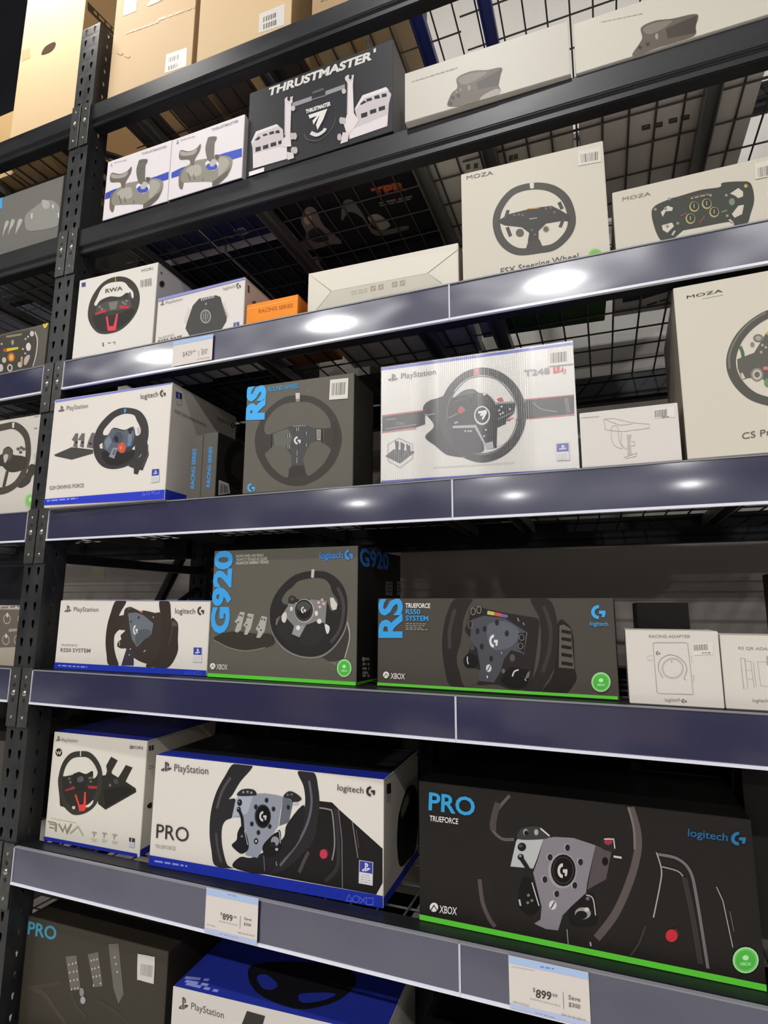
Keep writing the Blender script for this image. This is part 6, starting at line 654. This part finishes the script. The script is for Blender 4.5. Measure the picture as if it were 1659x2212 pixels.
GOODS = [
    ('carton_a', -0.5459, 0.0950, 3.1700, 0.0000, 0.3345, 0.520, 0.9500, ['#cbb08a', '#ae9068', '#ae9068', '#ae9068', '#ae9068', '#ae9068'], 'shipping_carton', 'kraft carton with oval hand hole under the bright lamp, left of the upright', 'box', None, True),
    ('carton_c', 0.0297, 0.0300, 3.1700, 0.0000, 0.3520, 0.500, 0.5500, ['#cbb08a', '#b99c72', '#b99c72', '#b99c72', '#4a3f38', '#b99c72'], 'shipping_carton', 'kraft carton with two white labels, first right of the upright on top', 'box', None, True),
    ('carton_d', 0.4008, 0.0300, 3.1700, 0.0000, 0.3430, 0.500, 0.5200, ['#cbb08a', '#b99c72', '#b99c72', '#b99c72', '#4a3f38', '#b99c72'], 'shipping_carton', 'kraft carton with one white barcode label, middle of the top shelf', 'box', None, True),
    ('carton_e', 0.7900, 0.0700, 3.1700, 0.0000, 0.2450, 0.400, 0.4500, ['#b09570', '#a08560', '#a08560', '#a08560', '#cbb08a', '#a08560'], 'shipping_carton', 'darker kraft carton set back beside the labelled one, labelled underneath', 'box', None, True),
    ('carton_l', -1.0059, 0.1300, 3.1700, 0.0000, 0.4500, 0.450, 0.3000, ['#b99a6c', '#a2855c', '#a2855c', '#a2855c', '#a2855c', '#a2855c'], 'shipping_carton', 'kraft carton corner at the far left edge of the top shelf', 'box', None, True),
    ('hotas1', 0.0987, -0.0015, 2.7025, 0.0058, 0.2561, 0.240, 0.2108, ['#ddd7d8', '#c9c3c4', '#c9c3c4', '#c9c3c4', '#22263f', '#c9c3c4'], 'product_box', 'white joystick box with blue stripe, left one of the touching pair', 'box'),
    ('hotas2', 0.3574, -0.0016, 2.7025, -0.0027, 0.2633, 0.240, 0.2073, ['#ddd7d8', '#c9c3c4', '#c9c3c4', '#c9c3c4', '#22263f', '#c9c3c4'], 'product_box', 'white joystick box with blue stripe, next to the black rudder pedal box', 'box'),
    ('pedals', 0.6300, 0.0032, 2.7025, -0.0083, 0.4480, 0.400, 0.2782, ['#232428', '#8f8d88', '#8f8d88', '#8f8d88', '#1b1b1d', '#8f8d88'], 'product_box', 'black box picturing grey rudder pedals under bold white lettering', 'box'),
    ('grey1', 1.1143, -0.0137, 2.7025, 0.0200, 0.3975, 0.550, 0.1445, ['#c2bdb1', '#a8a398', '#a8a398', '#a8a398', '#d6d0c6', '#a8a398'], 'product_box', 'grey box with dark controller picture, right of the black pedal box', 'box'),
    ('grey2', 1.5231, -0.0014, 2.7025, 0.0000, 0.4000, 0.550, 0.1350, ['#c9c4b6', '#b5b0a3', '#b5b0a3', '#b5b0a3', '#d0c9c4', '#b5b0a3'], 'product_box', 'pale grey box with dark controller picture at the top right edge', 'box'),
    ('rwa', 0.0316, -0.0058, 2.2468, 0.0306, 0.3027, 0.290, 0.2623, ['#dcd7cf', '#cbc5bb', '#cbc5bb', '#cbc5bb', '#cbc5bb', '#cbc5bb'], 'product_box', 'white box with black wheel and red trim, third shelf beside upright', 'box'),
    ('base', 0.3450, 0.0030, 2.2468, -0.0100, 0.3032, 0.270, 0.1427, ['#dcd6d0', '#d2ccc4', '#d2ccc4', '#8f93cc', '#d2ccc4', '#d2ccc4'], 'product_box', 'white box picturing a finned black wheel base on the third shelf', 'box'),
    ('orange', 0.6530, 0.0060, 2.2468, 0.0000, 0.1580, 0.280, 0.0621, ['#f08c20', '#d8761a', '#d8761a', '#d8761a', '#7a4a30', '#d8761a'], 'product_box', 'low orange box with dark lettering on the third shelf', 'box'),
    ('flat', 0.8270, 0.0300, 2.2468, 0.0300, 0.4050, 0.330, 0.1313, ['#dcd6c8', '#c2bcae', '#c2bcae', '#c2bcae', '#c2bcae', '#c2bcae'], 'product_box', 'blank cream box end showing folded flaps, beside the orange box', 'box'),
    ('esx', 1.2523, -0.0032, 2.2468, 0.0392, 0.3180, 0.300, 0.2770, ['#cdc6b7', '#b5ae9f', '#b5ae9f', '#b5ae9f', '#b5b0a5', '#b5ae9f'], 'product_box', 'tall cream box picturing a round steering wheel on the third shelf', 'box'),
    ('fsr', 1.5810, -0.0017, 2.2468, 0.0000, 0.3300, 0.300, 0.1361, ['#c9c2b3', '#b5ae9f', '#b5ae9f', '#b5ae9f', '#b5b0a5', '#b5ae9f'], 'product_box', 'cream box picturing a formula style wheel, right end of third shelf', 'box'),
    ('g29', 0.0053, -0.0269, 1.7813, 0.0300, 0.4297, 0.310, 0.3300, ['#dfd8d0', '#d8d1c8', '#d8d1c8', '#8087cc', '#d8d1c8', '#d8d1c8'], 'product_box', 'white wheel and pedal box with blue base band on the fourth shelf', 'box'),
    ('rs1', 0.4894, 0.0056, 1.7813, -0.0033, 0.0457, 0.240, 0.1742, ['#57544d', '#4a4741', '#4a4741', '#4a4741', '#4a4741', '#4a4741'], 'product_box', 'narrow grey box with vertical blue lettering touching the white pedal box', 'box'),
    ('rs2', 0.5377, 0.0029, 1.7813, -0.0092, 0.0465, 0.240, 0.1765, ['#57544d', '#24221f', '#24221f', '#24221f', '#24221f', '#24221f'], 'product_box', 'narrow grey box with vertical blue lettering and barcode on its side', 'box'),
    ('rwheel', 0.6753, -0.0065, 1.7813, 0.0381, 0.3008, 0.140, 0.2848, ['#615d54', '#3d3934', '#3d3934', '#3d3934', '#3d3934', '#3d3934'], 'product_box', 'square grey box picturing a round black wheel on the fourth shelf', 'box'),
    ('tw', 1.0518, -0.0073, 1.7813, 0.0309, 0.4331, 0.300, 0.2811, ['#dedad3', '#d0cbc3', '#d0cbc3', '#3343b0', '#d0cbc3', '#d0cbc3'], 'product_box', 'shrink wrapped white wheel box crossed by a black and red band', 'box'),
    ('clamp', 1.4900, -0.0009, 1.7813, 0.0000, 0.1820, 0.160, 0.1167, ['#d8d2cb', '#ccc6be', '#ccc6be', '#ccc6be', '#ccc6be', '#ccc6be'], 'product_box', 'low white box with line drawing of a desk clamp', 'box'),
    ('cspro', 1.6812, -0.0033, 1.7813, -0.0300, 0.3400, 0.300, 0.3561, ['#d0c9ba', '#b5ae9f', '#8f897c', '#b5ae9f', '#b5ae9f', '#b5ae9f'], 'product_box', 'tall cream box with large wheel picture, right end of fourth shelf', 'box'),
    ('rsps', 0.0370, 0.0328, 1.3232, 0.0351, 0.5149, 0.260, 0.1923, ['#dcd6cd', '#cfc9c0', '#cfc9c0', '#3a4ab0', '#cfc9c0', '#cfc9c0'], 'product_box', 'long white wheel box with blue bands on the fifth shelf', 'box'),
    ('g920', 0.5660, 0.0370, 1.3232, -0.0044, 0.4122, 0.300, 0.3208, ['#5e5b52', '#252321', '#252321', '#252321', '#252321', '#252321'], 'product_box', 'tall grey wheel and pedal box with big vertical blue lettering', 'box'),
    ('rsx', 1.0262, 0.0448, 1.3232, -0.0207, 0.5077, 0.280, 0.1969, ['#4a463f', '#2a2825', '#2a2825', '#2a2825', '#2a2825', '#2a2825'], 'product_box', 'long black wheel box, front greyed for glossy haze, with green stripe on the fifth shelf', 'box'),  # grey front colour stands in for glossy haze on black card
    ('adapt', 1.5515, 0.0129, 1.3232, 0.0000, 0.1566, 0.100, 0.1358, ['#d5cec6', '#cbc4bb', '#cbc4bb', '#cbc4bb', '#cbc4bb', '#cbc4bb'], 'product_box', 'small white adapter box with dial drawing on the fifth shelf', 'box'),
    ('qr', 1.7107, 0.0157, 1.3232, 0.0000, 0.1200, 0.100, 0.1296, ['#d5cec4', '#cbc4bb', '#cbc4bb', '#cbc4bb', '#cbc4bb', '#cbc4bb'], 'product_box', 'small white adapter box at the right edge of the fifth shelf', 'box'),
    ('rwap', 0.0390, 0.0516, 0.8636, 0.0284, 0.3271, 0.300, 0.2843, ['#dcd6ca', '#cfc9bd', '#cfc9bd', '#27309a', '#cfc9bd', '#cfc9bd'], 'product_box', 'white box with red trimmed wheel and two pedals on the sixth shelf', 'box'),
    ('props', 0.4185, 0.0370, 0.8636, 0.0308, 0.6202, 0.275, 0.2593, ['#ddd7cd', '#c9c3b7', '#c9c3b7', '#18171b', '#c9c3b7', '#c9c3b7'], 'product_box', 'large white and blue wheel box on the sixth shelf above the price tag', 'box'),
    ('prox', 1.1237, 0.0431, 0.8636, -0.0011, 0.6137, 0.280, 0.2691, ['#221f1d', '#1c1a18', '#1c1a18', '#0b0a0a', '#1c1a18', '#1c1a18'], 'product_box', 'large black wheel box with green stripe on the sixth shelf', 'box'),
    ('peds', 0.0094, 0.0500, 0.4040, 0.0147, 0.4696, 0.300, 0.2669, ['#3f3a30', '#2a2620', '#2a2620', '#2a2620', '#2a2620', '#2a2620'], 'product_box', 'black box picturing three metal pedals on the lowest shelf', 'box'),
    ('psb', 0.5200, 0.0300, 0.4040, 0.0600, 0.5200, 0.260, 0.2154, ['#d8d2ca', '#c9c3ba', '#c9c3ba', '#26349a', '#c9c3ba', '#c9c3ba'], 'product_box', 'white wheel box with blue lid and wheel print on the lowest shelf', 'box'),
    ('lblk', -0.5578, 0.0300, 2.7025, 0.0000, 0.4200, 0.350, 0.2575, ['#6d6b66', '#55534f', '#55534f', '#55534f', '#55534f', '#55534f'], 'product_box', 'shiny film wrapped box, coloured grey for its glare, left of the upright, second shelf', 'box'),  # glare on the film is put into the grey front colour
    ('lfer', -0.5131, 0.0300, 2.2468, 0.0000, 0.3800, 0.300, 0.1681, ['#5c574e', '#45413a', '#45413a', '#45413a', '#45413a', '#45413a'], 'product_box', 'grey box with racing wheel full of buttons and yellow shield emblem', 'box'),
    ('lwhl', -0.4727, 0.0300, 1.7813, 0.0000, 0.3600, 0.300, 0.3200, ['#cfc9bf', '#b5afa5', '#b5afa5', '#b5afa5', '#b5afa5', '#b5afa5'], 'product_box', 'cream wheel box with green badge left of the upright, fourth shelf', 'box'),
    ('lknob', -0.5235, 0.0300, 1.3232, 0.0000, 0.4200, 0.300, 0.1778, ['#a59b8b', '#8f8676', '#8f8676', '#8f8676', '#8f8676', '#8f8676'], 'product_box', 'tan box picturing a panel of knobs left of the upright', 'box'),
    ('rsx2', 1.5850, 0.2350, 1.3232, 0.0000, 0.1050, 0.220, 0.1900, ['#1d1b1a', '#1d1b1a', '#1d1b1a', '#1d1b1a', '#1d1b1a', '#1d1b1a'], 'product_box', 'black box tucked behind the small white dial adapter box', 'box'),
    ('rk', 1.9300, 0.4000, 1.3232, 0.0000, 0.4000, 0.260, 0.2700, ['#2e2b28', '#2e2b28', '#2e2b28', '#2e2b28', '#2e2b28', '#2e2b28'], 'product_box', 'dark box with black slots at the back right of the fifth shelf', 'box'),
    ('lpal', -0.5200, 0.0600, 0.8636, 0.0000, 0.4000, 0.300, 0.2400, ['#4a453e', '#3a362f', '#3a362f', '#3a362f', '#3a362f', '#3a362f'], 'product_box', 'dark grey box left of the upright on the sixth shelf', 'box'),
    ('dk', 1.0900, 0.1600, 0.4040, 0.0000, 0.5500, 0.520, 0.1900, ['#141312', '#141312', '#141312', '#141312', '#141312', '#141312'], 'product_box', 'black filler box added for the deep shadow right of the blue lidded box, lowest shelf', 'box'),  # this and the next three boxes are added to darken the lowest shelf
    ('dk2', 1.6600, 0.1600, 0.4040, 0.0000, 0.5000, 0.520, 0.1900, ['#141312', '#141312', '#141312', '#141312', '#141312', '#141312'], 'product_box', 'black filler box added for the deep shadow below the right price tag, lowest shelf', 'box'),
    ('dk3', 0.5300, 0.3600, 0.4040, 0.0000, 0.5300, 0.320, 0.2000, ['#191817', '#191817', '#191817', '#191817', '#191817', '#191817'], 'product_box', 'black filler box added for the shadow behind the blue lidded box, lowest shelf', 'box'),
    ('dk4', 0.0100, 0.3900, 0.4040, 0.0000, 0.5000, 0.300, 0.2000, ['#191817', '#191817', '#191817', '#191817', '#191817', '#191817'], 'product_box', 'black filler box added for the shadow behind the pedal box, lowest shelf', 'box'),
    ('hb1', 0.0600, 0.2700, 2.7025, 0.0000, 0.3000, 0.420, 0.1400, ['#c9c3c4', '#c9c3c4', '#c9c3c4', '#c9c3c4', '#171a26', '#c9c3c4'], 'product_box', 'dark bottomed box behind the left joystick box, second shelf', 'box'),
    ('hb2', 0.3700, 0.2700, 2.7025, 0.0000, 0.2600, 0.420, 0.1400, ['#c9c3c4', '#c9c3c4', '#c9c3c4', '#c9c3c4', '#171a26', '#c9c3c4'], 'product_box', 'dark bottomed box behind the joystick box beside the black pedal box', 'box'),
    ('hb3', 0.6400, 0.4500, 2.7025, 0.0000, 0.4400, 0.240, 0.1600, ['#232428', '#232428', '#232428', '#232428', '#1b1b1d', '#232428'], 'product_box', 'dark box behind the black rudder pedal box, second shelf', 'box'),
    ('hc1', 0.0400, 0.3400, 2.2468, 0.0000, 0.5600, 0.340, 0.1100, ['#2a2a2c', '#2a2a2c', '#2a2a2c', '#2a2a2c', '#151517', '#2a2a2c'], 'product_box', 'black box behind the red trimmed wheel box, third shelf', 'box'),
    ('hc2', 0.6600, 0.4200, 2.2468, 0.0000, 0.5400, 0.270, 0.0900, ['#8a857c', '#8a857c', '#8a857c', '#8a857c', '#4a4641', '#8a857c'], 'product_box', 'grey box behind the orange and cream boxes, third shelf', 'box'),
]
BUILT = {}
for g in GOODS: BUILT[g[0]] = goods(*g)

# crinkled shrink film over the boxed red and black wheel
film = bpy.data.materials.new('shrink_film'); film.use_nodes = True
nt = film.node_tree; nt.nodes.clear()
out = nt.nodes.new('ShaderNodeOutputMaterial'); mx = nt.nodes.new('ShaderNodeMixShader'); tr = nt.nodes.new('ShaderNodeBsdfTransparent'); gl = nt.nodes.new('ShaderNodeBsdfGlossy')
gl.inputs['Roughness'].default_value = .26; mx.inputs[0].default_value = .17
nt.links.new(tr.outputs[0], mx.inputs[1]); nt.links.new(gl.outputs[0], mx.inputs[2]); nt.links.new(mx.outputs[0], out.inputs[0])
g = next(q for q in GOODS if q[0] == 'tw'); fw, fh = g[5], g[7]
bm = bmesh.new(); cols = []; n = 620
for i in range(n + 1):
    u = fw * i / n; s = u / fw
    amp = .0008 * max(math.exp(-((s - .66) / .14) ** 2), .8 * math.exp(-((s - .25) / .08) ** 2), .28)
    e = -.0026 - amp * (1 + math.sin(u / .0046 * 2 * math.pi))
    cols.append([bm.verts.new((u, e, fh * j / 2)) for j in range(3)])
for i in range(n):
    for j in range(2): bm.faces.new((cols[i][j], cols[i + 1][j], cols[i + 1][j + 1], cols[i][j + 1]))
obj('shrink_film', bm, film, BUILT['tw'], True)

# kraft tape closing the shipping cartons
tape = mat('packing_tape', lin('#c9a571'), .22, spec=.6)
for q in GOODS:
    if q[0].startswith('carton_'):
        w, d, h = q[5], q[6], q[7]
        bm = bmesh.new(); add_box(bm, w/2 - .025, w/2 + .025, .004, d - .004, -.0006, -.0001); obj('packing_tape', bm, tape, BUILT[q[0]])

# ------------------------------------------------------------------ price tags slid into the rails
paper = mat('tag_paper', lin('#d8d0c8'), .45, spec=.4)
TAGS = [
    ('tag6a', 0.6300, 0.7728, -0.0095, 0.1390, 0.0934, 'white price tag with blue bands below the large white wheel box'),
    ('tag6b', 1.3134, 0.7746, -0.0095, 0.1408, 0.0869, 'white price tag with blue bands below the large black wheel box'),
    ('tag3', 0.4242, 2.1606, -0.0095, 0.1352, 0.0745, 'white price tag on the third shelf rail below the wheel base box'),
]
for key, x, z, y, w, h, label in TAGS:
    t = thing('price_tag', label, 'price tag', (x, y, z))
    bm = bmesh.new(); add_box(bm, 0, w, 0, .0004, 0, h); obj('tag_card', bm, paper, t)
    lv = 0
    for nm, face, cmds in ART.get(key, []): lv = print_part(nm, face, cmds, (w, .0004, h), t, lv)

# ------------------------------------------------------------------ shelf-back cartons; the near-black ones are added to darken open gaps
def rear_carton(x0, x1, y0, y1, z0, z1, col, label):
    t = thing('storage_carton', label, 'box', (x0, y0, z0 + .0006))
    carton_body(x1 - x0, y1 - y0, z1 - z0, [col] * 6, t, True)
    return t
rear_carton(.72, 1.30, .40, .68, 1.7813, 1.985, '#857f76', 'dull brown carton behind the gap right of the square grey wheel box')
rear_carton(-.75, -.10, .40, .69, .8636, 1.22, '#1d1b19', 'dark filler carton added at the back of the sixth shelf, left of the upright')
rear_carton(.02, .37, .40, .69, .8636, 1.13, '#1d1b19', 'dark filler carton added behind the white wheel and pedal box, sixth shelf')
rear_carton(.40, 1.05, .40, .69, .8636, 1.20, '#1d1b19', 'dark filler carton added behind the large white and blue wheel box')
rear_carton(1.07, 1.745, .40, .69, .8636, 1.20, '#1d1b19', 'dark filler carton added behind the large black wheel box')
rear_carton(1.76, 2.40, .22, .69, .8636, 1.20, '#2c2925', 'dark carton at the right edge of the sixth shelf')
# cartons stacked along the other side of the aisle, behind the photographer: what the price rails mirror
rnd = random.Random(11)
for lev in range(4):
    x = -3.6 + .2 * lev
    while x < 5.2:
        w = rnd.uniform(.35, .75)
        t = thing('storage_carton', 'carton stacked along the opposite side of the aisle', 'box', (x, -3.75, lev * .5 + .0006), 0, 'cartons across the aisle')
        carton_body(w, .55, .4985, [rnd.choice(['#e4dfd8', '#2a2927', '#cbb08a', '#e4dfd8', '#202a6a', '#4a463f', '#d8d2ca'])] * 6, t)
        x += w + .015

t = thing('paper_notice', 'pale paper notice on the wall above the long white wheel box', 'notice', (-.90, .9785, 1.64))
bm = bmesh.new(); add_box(bm, 0, .085, 0, .001, 0, .068); obj('paper_sheet', bm, mat('notice_paper', lin('#d9dcb8'), .6), t)

bm = bmesh.new(); add_rod(bm, (-.42, .7668, 1.24), (-.115, .7668, 1.80), .0215, 8)
tag(obj('diagonal_strut', bm, post_black), 'black diagonal strut behind the long white wheel box on the fifth shelf', 'strut')
